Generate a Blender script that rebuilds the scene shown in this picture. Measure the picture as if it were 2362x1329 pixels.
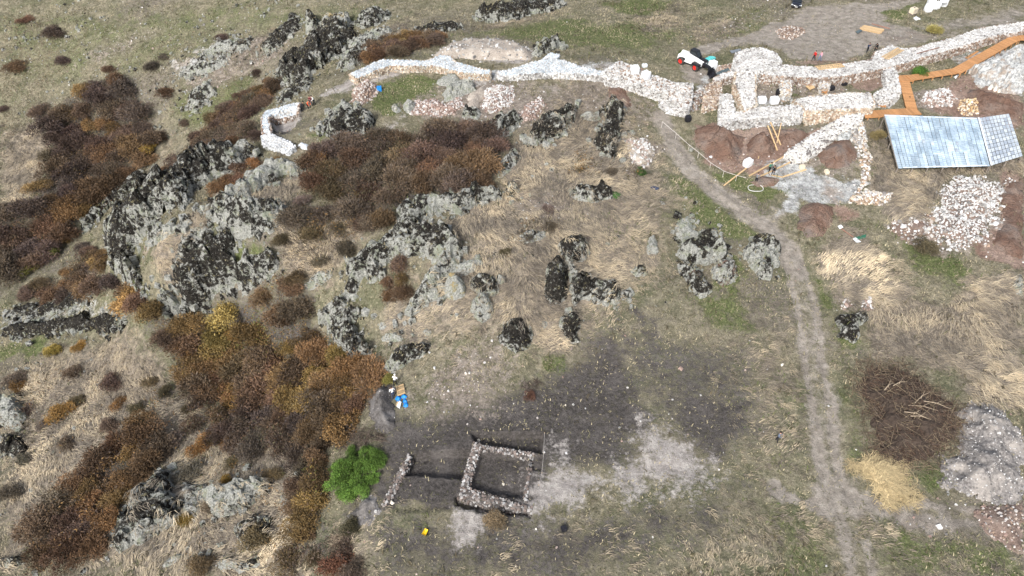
import bpy, bmesh, math, random
import numpy as np
from mathutils import Vector, Matrix
R = math.radians
rng = np.random.default_rng(7)
random.seed(7)
scene = bpy.context.scene
COL = scene.collection
for o in list(bpy.data.objects):
    bpy.data.objects.remove(o)

# ------------------------------------------------------------------ camera, sky, sun, exposure
CAM_H, PITCH, FPX = 60.0, 45.0, 1656.0
cam = bpy.data.objects.new('camera', bpy.data.cameras.new('camera'))
COL.objects.link(cam)
cam.location = (0, 0, CAM_H)
cam.rotation_euler = (R(90 - PITCH), 0, 0)
cam.data.sensor_width = 36.0
cam.data.lens = 36.0 * FPX / 2362.0
cam.data.clip_end = 6000
scene.camera = cam
SUN_EL, SUN_AZ = 40.0, 205.0          # azimuth clockwise from +Y: behind the camera, a little left
w = bpy.data.worlds.new('World'); scene.world = w; w.use_nodes = True
nt = w.node_tree
sky = nt.nodes.new('ShaderNodeTexSky'); sky.sky_type = 'NISHITA'; sky.sun_disc = False
sky.sun_elevation = R(SUN_EL); sky.sun_rotation = R(SUN_AZ); sky.dust_density = 4.0; sky.air_density = 1.0
hs = nt.nodes.new('ShaderNodeHueSaturation'); hs.inputs['Saturation'].default_value = 0.62
bg = nt.nodes['Background']; bg.inputs['Strength'].default_value = 0.072
nt.links.new(sky.outputs[0], hs.inputs['Color']); nt.links.new(hs.outputs[0], bg.inputs['Color'])
sl = bpy.data.lights.new('sun', 'SUN'); sl.energy = 1.5; sl.angle = R(10); sl.color = (1.0, 0.985, 0.965)
sun = bpy.data.objects.new('sun', sl); COL.objects.link(sun)
sd = Vector((math.sin(R(SUN_AZ)) * math.cos(R(SUN_EL)), math.cos(R(SUN_AZ)) * math.cos(R(SUN_EL)), math.sin(R(SUN_EL))))
sun.rotation_euler = (-sd).to_track_quat('-Z', 'Y').to_euler(); sun.location = sd * 300
scene.view_settings.view_transform = 'Standard'; scene.view_settings.look = 'None'
scene.view_settings.exposure = 1.42; scene.view_settings.gamma = 1.0
scene.view_settings.use_curve_mapping = False

# ------------------------------------------------------------------ noise
def h2(ix, iy, s=0):
    n = (ix.astype(np.int64) * 374761393 + iy.astype(np.int64) * 668265263 + s * 1442695041) & 0xffffffff
    n = ((n ^ (n >> 13)) * 1274126177) & 0xffffffff
    n = ((n ^ (n >> 15)) * 2246822519) & 0xffffffff
    return ((n ^ (n >> 16)) & 0xffff) / 65535.0
def vnoise(x, y, s=0):
    fx, fy = np.floor(x), np.floor(y)
    tx, ty = x - fx, y - fy
    ix, iy = fx.astype(np.int64), fy.astype(np.int64)
    tx = tx * tx * tx * (tx * (tx * 6 - 15) + 10); ty = ty * ty * ty * (ty * (ty * 6 - 15) + 10)
    a = h2(ix, iy, s) * (1 - tx) + h2(ix + 1, iy, s) * tx
    b = h2(ix, iy + 1, s) * (1 - tx) + h2(ix + 1, iy + 1, s) * tx
    return a * (1 - ty) + b * ty
def fbm(x, y, s=0, o=4, g=0.5):
    x = np.asarray(x, float); y = np.asarray(y, float)
    r = 0; a = 1; t = 0
    for k in range(o):
        r = r + a * vnoise(x + 17.3 * k, y - 9.1 * k, s + k); t += a
        x = x * 2.03; y = y * 2.03; a *= g
    return r / t
def voro(x, y, s=0):
    fx, fy = np.floor(x), np.floor(y)
    best = np.full(x.shape, 9.0); sec = np.full(x.shape, 9.0)
    bi = np.zeros(x.shape); dx0 = np.zeros(x.shape); dy0 = np.zeros(x.shape)
    for i in (-1, 0, 1):
        for j in (-1, 0, 1):
            cx, cy = fx + i, fy + j
            px = cx + h2(cx, cy, s); py = cy + h2(cx, cy, s + 5)
            d = np.hypot(x - px, y - py)
            m = d < best
            sec = np.where(m, best, np.minimum(sec, d))
            bi = np.where(m, h2(cx, cy, s + 9), bi); dx0 = np.where(m, x - px, dx0); dy0 = np.where(m, y - py, dy0)
            best = np.where(m, d, best)
    return best, sec, bi, dx0, dy0
def sstep(a, b, x):
    t = np.clip((x - a) / (b - a), 0, 1)
    return t * t * (3 - 2 * t)

# ------------------------------------------------------------------ base elevation (surveyed spot heights, metres)
CA, SA = math.cos(R(90 - PITCH)), math.sin(R(90 - PITCH))
def ray(u, v):
    xc = (np.asarray(u, float) - 1181) / FPX; yc = (664.5 - np.asarray(v, float)) / FPX
    return xc, yc * CA + SA, yc * SA - CA
def atz(u, v, z):
    dx, dy, dz = ray(u, v)
    t = (z - CAM_H) / dz
    return np.array([dx * t, dy * t, np.broadcast_to(z, np.shape(t))]).T
SPOT = [(1200,1329,0),(1600,1329,0),(2000,1329,0),(2362,1329,.5),(1900,900,.2),(1500,900,0),(1850,600,1),(1250,1100,0),(1600,1100,0),
 (2200,1100,.3),(2362,900,1),(2362,650,2.2),(2100,750,1),(1690,700,.9),(1690,480,2.2),(1600,330,3.2),(1530,270,4),(1750,330,3.2),(1750,420,2.4),
 (1850,230,4.6),(2000,230,4.6),(2200,320,3.6),(2100,500,2.2),(2300,480,2.6),(2300,200,4.6),(1690,160,4.6),(1750,90,3.6),(2200,20,3.4),(1833,5,2.6),(2362,60,5),
 (1600,40,2.6),(1400,170,6.2),(1250,150,6),(1400,60,4),(1100,600,4.6),(1000,250,5.2),(1300,400,4.6),(1400,560,3),(1400,700,2),(1300,820,.4),(1150,900,0),
 (1000,960,-.1),(1200,300,5.4),(1150,480,4.9),(900,210,5.2),(1000,150,5.6),(1100,110,4.6),(1200,30,2),(950,60,1.6),(820,180,4.6),(830,110,1.6),
 (900,560,3),(840,700,-.6),(760,760,-4.5),(800,840,-4.6),(900,870,-.3),(880,980,-.5),(830,1080,-1.6),(830,1200,-1.2),(760,1329,-3),(900,1329,-.5),
 (520,450,2.6),(440,520,2.4),(360,580,1.6),(270,600,-7),(300,520,-4),(360,690,-5),(560,540,2.4),(640,600,1.0),(690,480,2.6),(800,420,3.2),(720,330,4.0),(620,300,4.2),(680,640,-1.4),
 (300,720,-13.5),(440,760,-11.5),(560,740,-9.5),(640,820,-9.5),(720,960,-7),(700,1150,-4.5),(680,1250,-4.6),(600,1329,-6),
 (400,1000,-12),(100,1000,-16),(100,1300,-12),(350,1250,-9),(100,720,-20),(30,850,-19),(220,600,-19),(250,480,-19.5),(330,400,-17),
 (470,300,-12),(600,210,-6),(700,150,-1),(640,330,3.2),(180,350,-18),(0,500,-20),(0,250,-16),(0,0,-6),(200,100,-8),(400,150,-8),(400,0,-3.5),(600,60,-3),(750,0,0),(1000,0,1)]
SP = np.array([atz(u, v, z) for u, v, z in SPOT])
GX = np.arange(-170, 171, 1.0); GY = np.arange(0, 231, 1.0)
def rbf_solve():
    c2 = 9.0
    D = np.sqrt(((SP[:, None, :2] - SP[None, :, :2]) ** 2).sum(-1) + c2)
    n = len(SP)
    A = np.zeros((n + 1, n + 1)); A[:n, :n] = D - np.eye(n) * 0.8; A[:n, n] = 1; A[n, :n] = 1
    b = np.zeros(n + 1); b[:n] = SP[:, 2]
    wgt = np.linalg.solve(A, b)
    xx, yy = np.meshgrid(GX, GY, indexing='ij')
    z = np.zeros_like(xx) + wgt[n]
    for k in range(n):
        z += wgt[k] * np.sqrt((xx - SP[k, 0]) ** 2 + (yy - SP[k, 1]) ** 2 + c2)
    return np.clip(z, -24, 8)
GZ = rbf_solve()
for _ in range(3):
    Zp = np.pad(GZ, 1, mode='edge')
    GZ = (Zp[1:-1, 1:-1] * 4 + Zp[:-2, 1:-1] + Zp[2:, 1:-1] + Zp[1:-1, :-2] + Zp[1:-1, 2:]) / 8
def base_h(x, y):
    x = np.asarray(x, float); y = np.asarray(y, float)
    gx = np.clip(x + 170, 0, len(GX) - 1.001); gy = np.clip(y, 0, len(GY) - 1.001)
    i = gx.astype(int); j = gy.astype(int); a = gx - i; b = gy - j
    z = GZ[i, j] * (1 - a) * (1 - b) + GZ[i + 1, j] * a * (1 - b) + GZ[i, j + 1] * (1 - a) * b + GZ[i + 1, j + 1] * a * b
    rough = 0.35 + 0.65 * sstep(2, -6, z)
    return z + ((fbm(x / 7, y / 7, 3, 3) - .5) * 1.1 + (fbm(x / 1.7, y / 1.7, 31, 3) - .5) * 0.42) * rough
TT = np.arange(44, 235, 0.35)
def at(u, v, h=0.0):
    """a spot in the place, read off the survey photograph: the ground there (plus h metres)"""
    dx, dy, dz = ray(u, v)
    X, Y, Z = dx * TT, dy * TT, CAM_H + dz * TT
    g = Z - base_h(X, Y) - h
    k = np.argmax(g < 0)
    if k == 0: k = len(TT) - 1
    f = g[k - 1] / (g[k - 1] - g[k] + 1e-9)
    t = TT[k - 1] + f * (TT[k] - TT[k - 1])
    return Vector((float(dx * t), float(dy * t), float(CAM_H + dz * t)))
def gz(x, y): return float(base_h(np.array([x]), np.array([y]))[0])
def topix(X, Y, Z):
    # which part of the survey photograph a spot lies in (used only to skip what is out of sight)
    zc = Z - CAM_H
    d = Y * SA - zc * CA
    return 1181 + FPX * X / d, 664.5 - FPX * (Y * CA + zc * SA) / d
def wpoly(px, h=0.0): return np.array([at(u, v, h)[:2] for u, v in px])
def sdist(P, x, y):
    """signed distance to polygon, positive inside"""
    d = np.full(np.shape(x), 1e9); ins = np.zeros(np.shape(x), bool)
    n = len(P)
    for i in range(n):
        ax, ay = P[i]; bx, by = P[(i + 1) % n]
        ex, ey = bx - ax, by - ay
        t = np.clip(((x - ax) * ex + (y - ay) * ey) / (ex * ex + ey * ey + 1e-12), 0, 1)
        d = np.minimum(d, np.hypot(x - ax - t * ex, y - ay - t * ey))
        c = ((ay > y) != (by > y)) & (x < (bx - ax) * (y - ay) / (by - ay + 1e-12) + ax)
        ins ^= c
    return np.where(ins, d, -d)
def ldist(P, x, y):
    d = np.full(np.shape(x), 1e9)
    for i in range(len(P) - 1):
        ax, ay = P[i]; bx, by = P[i + 1]
        ex, ey = bx - ax, by - ay
        t = np.clip(((x - ax) * ex + (y - ay) * ey) / (ex * ex + ey * ey + 1e-12), 0, 1)
        d = np.minimum(d, np.hypot(x - ax - t * ex, y - ay - t * ey))
    return d

# ------------------------------------------------------------------ object helpers
def tag(o, label=None, cat=None, group=None, kind=None):
    if label: o['label'] = label
    if cat:
        o['category'] = cat
        if not kind: kind = 'thing'
    if group: o['group'] = group
    if kind: o['kind'] = kind
    return o
def empty(name, loc, rz=0.0):
    o = bpy.data.objects.new(name, None); COL.objects.link(o)
    o.location = loc; o.rotation_euler = (0, 0, rz); o.empty_display_size = 0.3
    return o
def obj(name, me, mat=None, parent=None, loc=None):
    o = bpy.data.objects.new(name, me); COL.objects.link(o)
    if mat is not None and not me.materials: me.materials.append(mat)
    if parent is not None: o.parent = parent
    if loc is not None: o.location = loc
    return o
def mesh_np(name, V, F, flat=True, col=None, attrs=None):
    """F: (n,k) array of equal sized faces"""
    me = bpy.data.meshes.new(name)
    V = np.ascontiguousarray(V, np.float32); F = np.ascontiguousarray(F, np.int32)
    me.vertices.add(len(V)); me.vertices.foreach_set('co', V.ravel())
    k = F.shape[1]
    me.loops.add(F.size); me.loops.foreach_set('vertex_index', F.ravel())
    me.polygons.add(len(F)); me.polygons.foreach_set('loop_start', np.arange(len(F), dtype=np.int32) * k)
    if flat:
        a = me.attributes.new('sharp_face', 'BOOLEAN', 'FACE'); a.data.foreach_set('value', np.ones(len(F), bool))
    if col is not None:
        c = np.ones((len(V), 4), np.float32); c[:, :col.shape[1]] = col
        a = me.attributes.new('col', 'FLOAT_COLOR', 'POINT'); a.data.foreach_set('color', c.ravel())
    for nme, c in (attrs or {}).items():
        a = me.attributes.new(nme, 'FLOAT_COLOR', 'POINT'); a.data.foreach_set('color', np.ascontiguousarray(c, np.float32).ravel())
    me.update(calc_edges=True); me.validate()
    return me
class MB:
    """collects simple solids into one mesh"""
    def __init__(s): s.v = []; s.f = []; s.m = []
    def add(s, V, F, m=0):
        b = len(s.v); s.v += [tuple(p) for p in V]; s.f += [tuple(i + b for i in f) for f in F]; s.m += [m] * len(F); return s
    def box(s, c, d, rot=None, taper=1.0, m=0):
        V = []
        for z in (-.5, .5):
            k = taper if z > 0 else 1.0
            for x, y in ((-.5, -.5), (.5, -.5), (.5, .5), (-.5, .5)): V.append(Vector((x * d[0] * k, y * d[1] * k, z * d[2])))
        if rot is not None: V = [rot @ p for p in V]
        return s.add([p + Vector(c) for p in V], [(3, 2, 1, 0), (4, 5, 6, 7), (0, 1, 5, 4), (1, 2, 6, 5), (2, 3, 7, 6), (3, 0, 4, 7)], m)
    def bar(s, a, b, wd, ht, m=0, up=(0, 0, 1)):
        a, b = Vector(a), Vector(b); d = (b - a)
        if d.length < 1e-6: return s
        x = d.normalized(); up = Vector(up)
        if abs(x.dot(up)) > .98: up = Vector((0, 1, 0))
        y = up.cross(x).normalized(); z = x.cross(y)
        return s.box((a + b) / 2, (d.length, wd, ht), Matrix((x, y, z)).transposed(), m=m)
    def tube(s, pts, rad, n=6, m=0):
        pts = [Vector(p) for p in pts]; rings = []
        rad = rad if isinstance(rad, (list, tuple)) else [rad] * len(pts)
        for i, p in enumerate(pts):
            d = (pts[min(i + 1, len(pts) - 1)] - pts[max(i - 1, 0)]).normalized()
            u = Vector((0, 0, 1)) if abs(d.z) < .9 else Vector((1, 0, 0))
            a = d.cross(u).normalized(); b = d.cross(a)
            rings.append([p + (a * math.cos(2 * math.pi * k / n) + b * math.sin(2 * math.pi * k / n)) * rad[i] for k in range(n)])
        F = []
        for i in range(len(pts) - 1):
            for k in range(n):
                F.append((i * n + k, i * n + (k + 1) % n, (i + 1) * n + (k + 1) % n, (i + 1) * n + k))
        F.append(tuple(range(n - 1, -1, -1))); F.append(tuple((len(pts) - 1) * n + k for k in range(n)))
        return s.add([p for r in rings for p in r], F, m)
    def lathe(s, prof, axis_o, axis_d, n=20, m=0):
        """prof: (radius, offset along axis)"""
        o = Vector(axis_o); d = Vector(axis_d).normalized()
        u = Vector((0, 0, 1)) if abs(d.z) < .9 else Vector((1, 0, 0))
        a = d.cross(u).normalized(); b = d.cross(a); V = []; F = []
        for r, t in prof:
            for k in range(n):
                V.append(o + d * t + (a * math.cos(2 * math.pi * k / n) + b * math.sin(2 * math.pi * k / n)) * r)
        for i in range(len(prof) - 1):
            for k in range(n):
                F.append((i * n + k, i * n + (k + 1) % n, (i + 1) * n + (k + 1) % n, (i + 1) * n + k))
        return s.add(V, F, m)
    def build(s, name, mat, parent=None, loc=None, smooth=False, bevel=0.0):
        me = bpy.data.meshes.new(name); me.from_pydata(s.v, [], s.f); 
        mats = mat if isinstance(mat, (list, tuple)) else [mat]
        for m_ in mats: me.materials.append(m_)
        me.polygons.foreach_set('material_index', s.m)
        if bevel or True:
            bm = bmesh.new(); bm.from_mesh(me); bmesh.ops.recalc_face_normals(bm, faces=bm.faces[:])
            if bevel: bmesh.ops.bevel(bm, geom=bm.edges[:], offset=bevel, segments=2, affect='EDGES', clamp_overlap=True)
            bm.to_mesh(me); bm.free()
        me.polygons.foreach_set('use_smooth', [smooth] * len(me.polygons))
        return obj(name, me, None, parent, loc)

# ------------------------------------------------------------------ materials
class NT:
    def __init__(s, name):
        s.mat = bpy.data.materials.new(name); s.mat.use_nodes = True; s.t = s.mat.node_tree
        s.bsdf = s.t.nodes['Principled BSDF']; s.out = s.t.nodes['Material Output']
    def n(s, ty, **kw):
        nd = s.t.nodes.new(ty)
        for k, v in kw.items(): setattr(nd, k, v)
        return nd
    def put(s, sock, v):
        if hasattr(v, 'is_linked') or hasattr(v, 'links'): s.t.links.new(v, sock)
        else:
            if sock.type == 'RGBA' and len(v) == 3: v = (*v, 1)
            sock.default_value = v
    def math(s, op, a, b=0.0, clamp=False):
        nd = s.n('ShaderNodeMath', operation=op, use_clamp=clamp); s.put(nd.inputs[0], a); s.put(nd.inputs[1], b); return nd.outputs[0]
    def mix(s, f, a, b, mode='MIX'):
        nd = s.n('ShaderNodeMix', data_type='RGBA', blend_type=mode); nd.clamp_factor = True
        s.put(nd.inputs[0], f); s.put(nd.inputs[6], a); s.put(nd.inputs[7], b); return nd.outputs[2]
    def rng(s, v, a, b, c=0.0, d=1.0, smooth=True):
        nd = s.n('ShaderNodeMapRange', interpolation_type='SMOOTHSTEP' if smooth else 'LINEAR'); s.put(nd.inputs[0], v)
        for k, q in enumerate((a, b, c, d)): s.put(nd.inputs[k + 1], q)
        return nd.outputs[0]
    def noise(s, co, scale, detail=4, rough=0.55, dist=0.0):
        nd = s.n('ShaderNodeTexNoise'); s.put(nd.inputs['Vector'], co)
        nd.inputs['Scale'].default_value = scale; nd.inputs['Detail'].default_value = detail
        nd.inputs['Roughness'].default_value = rough; nd.inputs['Distortion'].default_value = dist
        return nd.outputs[0]
    def voro(s, co, scale, feat='F1', out='Distance'):
        nd = s.n('ShaderNodeTexVoronoi', feature=feat); s.put(nd.inputs['Vector'], co); nd.inputs['Scale'].default_value = scale
        return nd.outputs[out]
    def pos(s): return s.n('ShaderNodeNewGeometry').outputs['Position']
    def oco(s):
        tc = s.n('ShaderNodeTexCoord'); oi = s.n('ShaderNodeObjectInfo')
        sc = s.math('MULTIPLY', oi.outputs['Random'], 57.0)
        ad = s.n('ShaderNodeVectorMath', operation='ADD'); s.put(ad.inputs[0], tc.outputs['Object'])
        cx = s.n('ShaderNodeCombineXYZ'); s.put(cx.inputs[0], sc); s.put(cx.inputs[1], sc); s.put(ad.inputs[1], cx.outputs[0])
        return ad.outputs[0]
    def attr(s, name): return s.n('ShaderNodeAttribute', attribute_name=name)
    def sep(s, c):
        nd = s.n('ShaderNodeSeparateColor'); s.put(nd.inputs[0], c); return nd.outputs
    def bump(s, hgt, strength=0.4, dist=0.1):
        nd = s.n('ShaderNodeBump'); nd.inputs['Strength'].default_value = strength; nd.inputs['Distance'].default_value = dist
        s.put(nd.inputs['Height'], hgt); s.t.links.new(nd.outputs[0], s.bsdf.inputs['Normal'])
    def done(s, col, rough=0.9, spec=0.2, **kw):
        s.put(s.bsdf.inputs['Base Color'], col); s.put(s.bsdf.inputs['Roughness'], rough)
        s.put(s.bsdf.inputs['Specular IOR Level'], spec)
        for k, v in kw.items(): s.put(s.bsdf.inputs[k], v)
        return s.mat
def simple(name, c, rough=0.7, var=0.25, scale=6.0, spec=0.3, **kw):
    m = NT(name); co = m.oco(); n = m.noise(co, scale, 4, 0.6)
    f = m.rng(n, 0.3, 0.7, 1 - var, 1 + var, False)
    mm = m.n('ShaderNodeVectorMath', operation='SCALE'); mm.inputs[0].default_value = c; m.put(mm.inputs['Scale'], f)
    return m.done(mm.outputs[0], rough, spec, **kw)
MAT = {}
def make_materials():
    # ---- ground
    m = NT('ground'); co = m.pos()
    n05 = m.noise(co, 0.055, 4, 0.6); n1 = m.noise(co, 0.22, 5, 0.62); n2 = m.noise(co, 0.9, 6, 0.68); n3 = m.noise(co, 3.2, 5, 0.7); n4 = m.noise(co, 9.0, 3, 0.7)
    vo = m.voro(co, 2.6); vo2 = m.voro(co, 5.5); vid = m.sep(m.voro(co, 2.6, 'F1', 'Color'))
    ga = m.attr('ga'); gb = m.attr('gb')
    A = m.sep(ga.outputs['Color']); B = m.sep(gb.outputs['Color'])
    green, dry, soil, dust = A[0], A[1], A[2], ga.outputs['Alpha']
    path, gravel, brown, grey = B[0], B[1], B[2], gb.outputs['Alpha']
    nn = m.math('ADD', m.math('ADD', m.math('MULTIPLY', n1, 0.25), m.math('MULTIPLY', n2, 0.40)), m.math('MULTIPLY', n3, 0.35))
    nn = m.rng(nn, 0.36, 0.64, 0, 1, False)
    def lay(mask, amp=.85, k=0.20, src=nn):
        t = m.math('ADD', mask, m.math('MULTIPLY', m.math('SUBTRACT', src, 0.5), amp))
        on = m.rng(t, 0.5 - k, 0.5 + k)
        return m.math('MULTIPLY', on, m.rng(mask, 0.02, 0.2))
    # short grass: olive, straw and bare earth flecks
    c = m.mix(m.rng(n2, 0.40, 0.62), (0.165, 0.152, 0.105), (0.285, 0.255, 0.185))
    c = m.mix(m.rng(n1, 0.42, 0.66), c, (0.13, 0.135, 0.08))
    c = m.mix(m.rng(n3, 0.50, 0.68, 0, .8), c, (0.33, 0.29, 0.20))
    c = m.mix(m.rng(n4, 0.56, 0.72, 0, .75), c, (0.10, 0.095, 0.06))
    c = m.mix(m.math('MULTIPLY', m.rng(n05, 0.50, 0.62), m.rng(n3, 0.35, 0.6)), c, (0.19, 0.165, 0.14))
    cg = m.mix(m.rng(n3, 0.38, 0.64), (0.085, 0.11, 0.04), (0.16, 0.172, 0.083))
    cg = m.mix(m.rng(n4, 0.5, 0.75, 0, .6), cg, (0.26, 0.25, 0.13))
    c = m.mix(lay(green, .95), c, cg)
    cd = m.mix(m.rng(n2, 0.38, 0.62), (0.185, 0.160, 0.133), (0.33, 0.28, 0.215))
    cd = m.mix(m.rng(n3, 0.5, 0.72, 0, .7), cd, (0.19, 0.165, 0.13))
    c = m.mix(lay(dry, .7), c, cd)
    cs = m.mix(m.rng(n3, 0.36, 0.66), (0.050, 0.045, 0.042), (0.115, 0.104, 0.097))
    cs = m.mix(m.rng(n1, 0.45, 0.7, 0, .6), cs, (0.16, 0.145, 0.135))
    cs = m.mix(m.rng(n4, 0.62, 0.75, 0, .5), cs, (0.26, 0.235, 0.2))
    c = m.mix(lay(soil, .95, .30), c, cs)
    cu = m.mix(m.rng(n2, 0.32, 0.68), (0.28, 0.255, 0.24), (0.47, 0.435, 0.40))
    cu = m.mix(m.rng(n4, 0.6, 0.75, 0, .5), cu, (0.18, 0.165, 0.15))
    c = m.mix(lay(dust, 1.0, .26), c, cu)
    cp = m.mix(m.rng(n2, 0.3, 0.7), (0.225, 0.198, 0.168), (0.39, 0.352, 0.305))
    cp = m.mix(m.rng(n3, 0.55, 0.75, 0, .6), cp, (0.19, 0.165, 0.15))
    c = m.mix(lay(path, .6, .26), c, cp)
    st = m.rng(vo, 0.28, 0.12); stc = m.mix(vid[0], (0.30, 0.22, 0.18), (0.78, 0.73, 0.68))
    cv = m.mix(m.rng(n2, 0.35, 0.65), (0.185, 0.155, 0.13), (0.30, 0.26, 0.22))
    cv = m.mix(m.math('MULTIPLY', st, m.rng(vid[1], 0.3, 0.5)), cv, stc)
    cv = m.mix(m.rng(vo2, 0.16, 0.05, 0, .8), cv, (0.55, 0.50, 0.46))
    c = m.mix(lay(gravel, .9), c, cv)
    cb = m.mix(m.rng(n1, 0.35, 0.65), (0.225, 0.148, 0.115), (0.33, 0.25, 0.205))
    cb = m.mix(m.rng(n2, 0.5, 0.75, 0, .7), cb, (0.17, 0.13, 0.12))
    cb = m.mix(m.rng(n3, 0.62, 0.74, 0, .6), cb, (0.46, 0.40, 0.35))
    c = m.mix(lay(brown, .7), c, cb)
    ce = m.mix(m.rng(n2, 0.36, 0.64), (0.25, 0.25, 0.245), (0.52, 0.53, 0.52))
    ce = m.mix(m.rng(n3, 0.58, 0.7, 0, .8), ce, (0.13, 0.12, 0.115))
    ce = m.mix(m.rng(n1, 0.52, 0.66, 0, .7), ce, (0.33, 0.27, 0.22))
    c = m.mix(lay(grey, .8), c, ce)
    nf = m.noise(co, 1.9, 9, 0.82); ng = m.noise(co, 7.0, 6, 0.8)
    f = m.math('MULTIPLY', m.rng(nf, .34, .66, .50, 1.50, False), m.rng(ng, .34, .66, .68, 1.32, False))
    calm = m.math('MULTIPLY', m.math('MAXIMUM', m.math('MAXIMUM', path, dust), soil), .6, True)
    f = m.math('ADD', m.math('MULTIPLY', f, m.math('SUBTRACT', 1.0, calm)), calm)
    sc_ = m.n('ShaderNodeVectorMath', operation='SCALE'); m.put(sc_.inputs[0], c); m.put(sc_.inputs['Scale'], f); c = sc_.outputs[0]
    m.bump(m.math('ADD', nf, m.math('MULTIPLY', ng, 0.5)), 1.0, 0.22)
    MAT['ground'] = m.done(c, 0.95, 0.1)
    # ---- lichened rock; object colour = (pale lichen, red-brown bare rock, ochre lichen)
    m = NT('lichen_rock'); co = m.oco(); oi = m.n('ShaderNodeObjectInfo'); K = m.sep(oi.outputs['Color'])
    a1 = m.noise(co, 0.45, 3, 0.6); a2 = m.noise(co, 1.3, 8, 0.74, 0.4); a3 = m.noise(co, 5.0, 5, 0.7); a4 = m.noise(co, 0.8, 5, 0.65, 0.6)
    ty = m.n('ShaderNodeSeparateXYZ'); m.put(ty.inputs[0], m.n('ShaderNodeNewGeometry').outputs['Normal'])
    c = m.mix(m.rng(a3, 0.35, 0.7), (0.010, 0.009, 0.008), (0.05, 0.045, 0.038))
    a5 = m.noise(co, 2.6, 8, 0.8)
    c = m.mix(m.rng(a5, 0.52, 0.68, 0, .8), c, (0.10, 0.093, 0.083))
    c = m.mix(m.rng(a1, 0.5, 0.7, 0, .45), c, (0.085, 0.075, 0.06))
    br = m.rng(m.math('ADD', a4, K[1]), 0.93, 1.05)
    c = m.mix(br, c, m.mix(m.rng(a3, .3, .7), (0.17, 0.10, 0.075), (0.30, 0.20, 0.155)))
    li = m.math('ADD', m.math('MULTIPLY', a1, 0.40), m.math('ADD', m.math('MULTIPLY', a2, 0.60), m.math('MULTIPLY', a5, 0.2)))
    rim = m.sep(m.attr('col').outputs['Color'])[0]
    li = m.math('ADD', m.math('ADD', li, K[0]), m.math('MULTIPLY', rim, 0.10))
    lm = m.rng(li, 1.02, 1.09)
    lc = m.mix(m.rng(a3, 0.35, 0.65), (0.25, 0.26, 0.235), (0.56, 0.56, 0.52))
    lc = m.mix(m.rng(a4, 0.50, 0.62, 0, .8), lc, (0.31, 0.335, 0.25))
    lc = m.mix(m.rng(m.math('ADD', a4, K[2]), 0.95, 1.08, 0, .85), lc, (0.44, 0.33, 0.15))
    c = m.mix(lm, c, lc)
    c = m.mix(m.rng(m.noise(co, 3.1, 7, .75), 0.585, 0.635, 0, .9), c, (0.50, 0.50, 0.45))
    c = m.mix(m.rng(m.noise(co, 1.7, 6, .7), 0.60, 0.66, 0, .9), c, (0.25, 0.225, 0.13))
    m.bump(m.math('ADD', a5, m.math('MULTIPLY', a3, 0.6)), 1.0, 0.45)
    MAT['rock'] = m.done(c, 0.92, 0.15)
    # ---- bare red-brown rock
    m = NT('red_rock'); co = m.oco()
    a1 = m.noise(co, 0.35, 4, 0.6); a2 = m.noise(co, 1.5, 7, 0.7); a3 = m.noise(co, 6.0, 4, 0.7); cr = m.voro(co, 0.45, 'DISTANCE_TO_EDGE')
    c = m.mix(m.rng(a1, 0.38, 0.6), (0.235, 0.145, 0.108), (0.31, 0.225, 0.18))
    c = m.mix(m.rng(a2, 0.48, 0.68, 0, .7), c, (0.14, 0.098, 0.083))
    c = m.mix(m.rng(a1, 0.52, 0.68, 0, .7), c, (0.24, 0.21, 0.195))
    c = m.mix(m.rng(m.noise(co, 2.4, 8, .8), 0.56, 0.68, 0, .7), c, (0.36, 0.30, 0.255))
    c = m.mix(m.rng(m.math('ADD', cr, m.math('MULTIPLY', a2, .08)), 0.06, 0.03, 0, .8), c, (0.05, 0.04, 0.036))
    m.bump(m.math('ADD', a2, m.math('MULTIPLY', a3, .5)), 1.0, 0.5)
    MAT['red_rock'] = m.done(c, 0.9, 0.15)
    # ---- pale blue-grey bedrock
    m = NT('grey_rock'); co = m.oco(); a1 = m.noise(co, .6, 5, .65); a2 = m.noise(co, 2.6, 6, .72); a3 = m.noise(co, 8, 3, .6)
    c = m.mix(m.rng(a2, .34, .64), (0.22, 0.225, 0.225), (0.55, 0.56, 0.55)); c = m.mix(m.rng(a1, .5, .62, 0, .8), c, (0.30, 0.24, 0.19))
    c = m.mix(m.rng(a3, .58, .7, 0, .7), c, (.08, .075, .07)); m.bump(a2, .7, .2); MAT['grey_rock'] = m.done(c, .92, .15)
    # ---- coloured by vertex: stones, blades, leaves
    m = NT('stone'); c = m.attr('col').outputs['Color']; co = m.oco(); n = m.noise(co, 5, 4, .7)
    f = m.rng(n, .3, .7, .78, 1.18, False); mm = m.n('ShaderNodeVectorMath', operation='SCALE'); m.put(mm.inputs[0], c); m.put(mm.inputs['Scale'], f)
    m.bump(n, .5, .05); MAT['stone'] = m.done(mm.outputs[0], .92, .15)
    m = NT('grass_blade'); c = m.attr('col').outputs['Color']; MAT['blade'] = m.done(c, .75, .2)
    m = NT('leaf'); oi = m.n('ShaderNodeObjectInfo'); c = m.attr('col').outputs['Color']
    cc = m.mix(1.0, oi.outputs['Color'], c, 'MULTIPLY')
    MAT['leaf'] = m.done(cc, .75, .2)
    m = NT('twig'); n = m.noise(m.oco(), 3, 3); MAT['twig'] = m.done(m.mix(n, (.06, .045, .035), (.17, .135, .11)), .85, .2)
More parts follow.
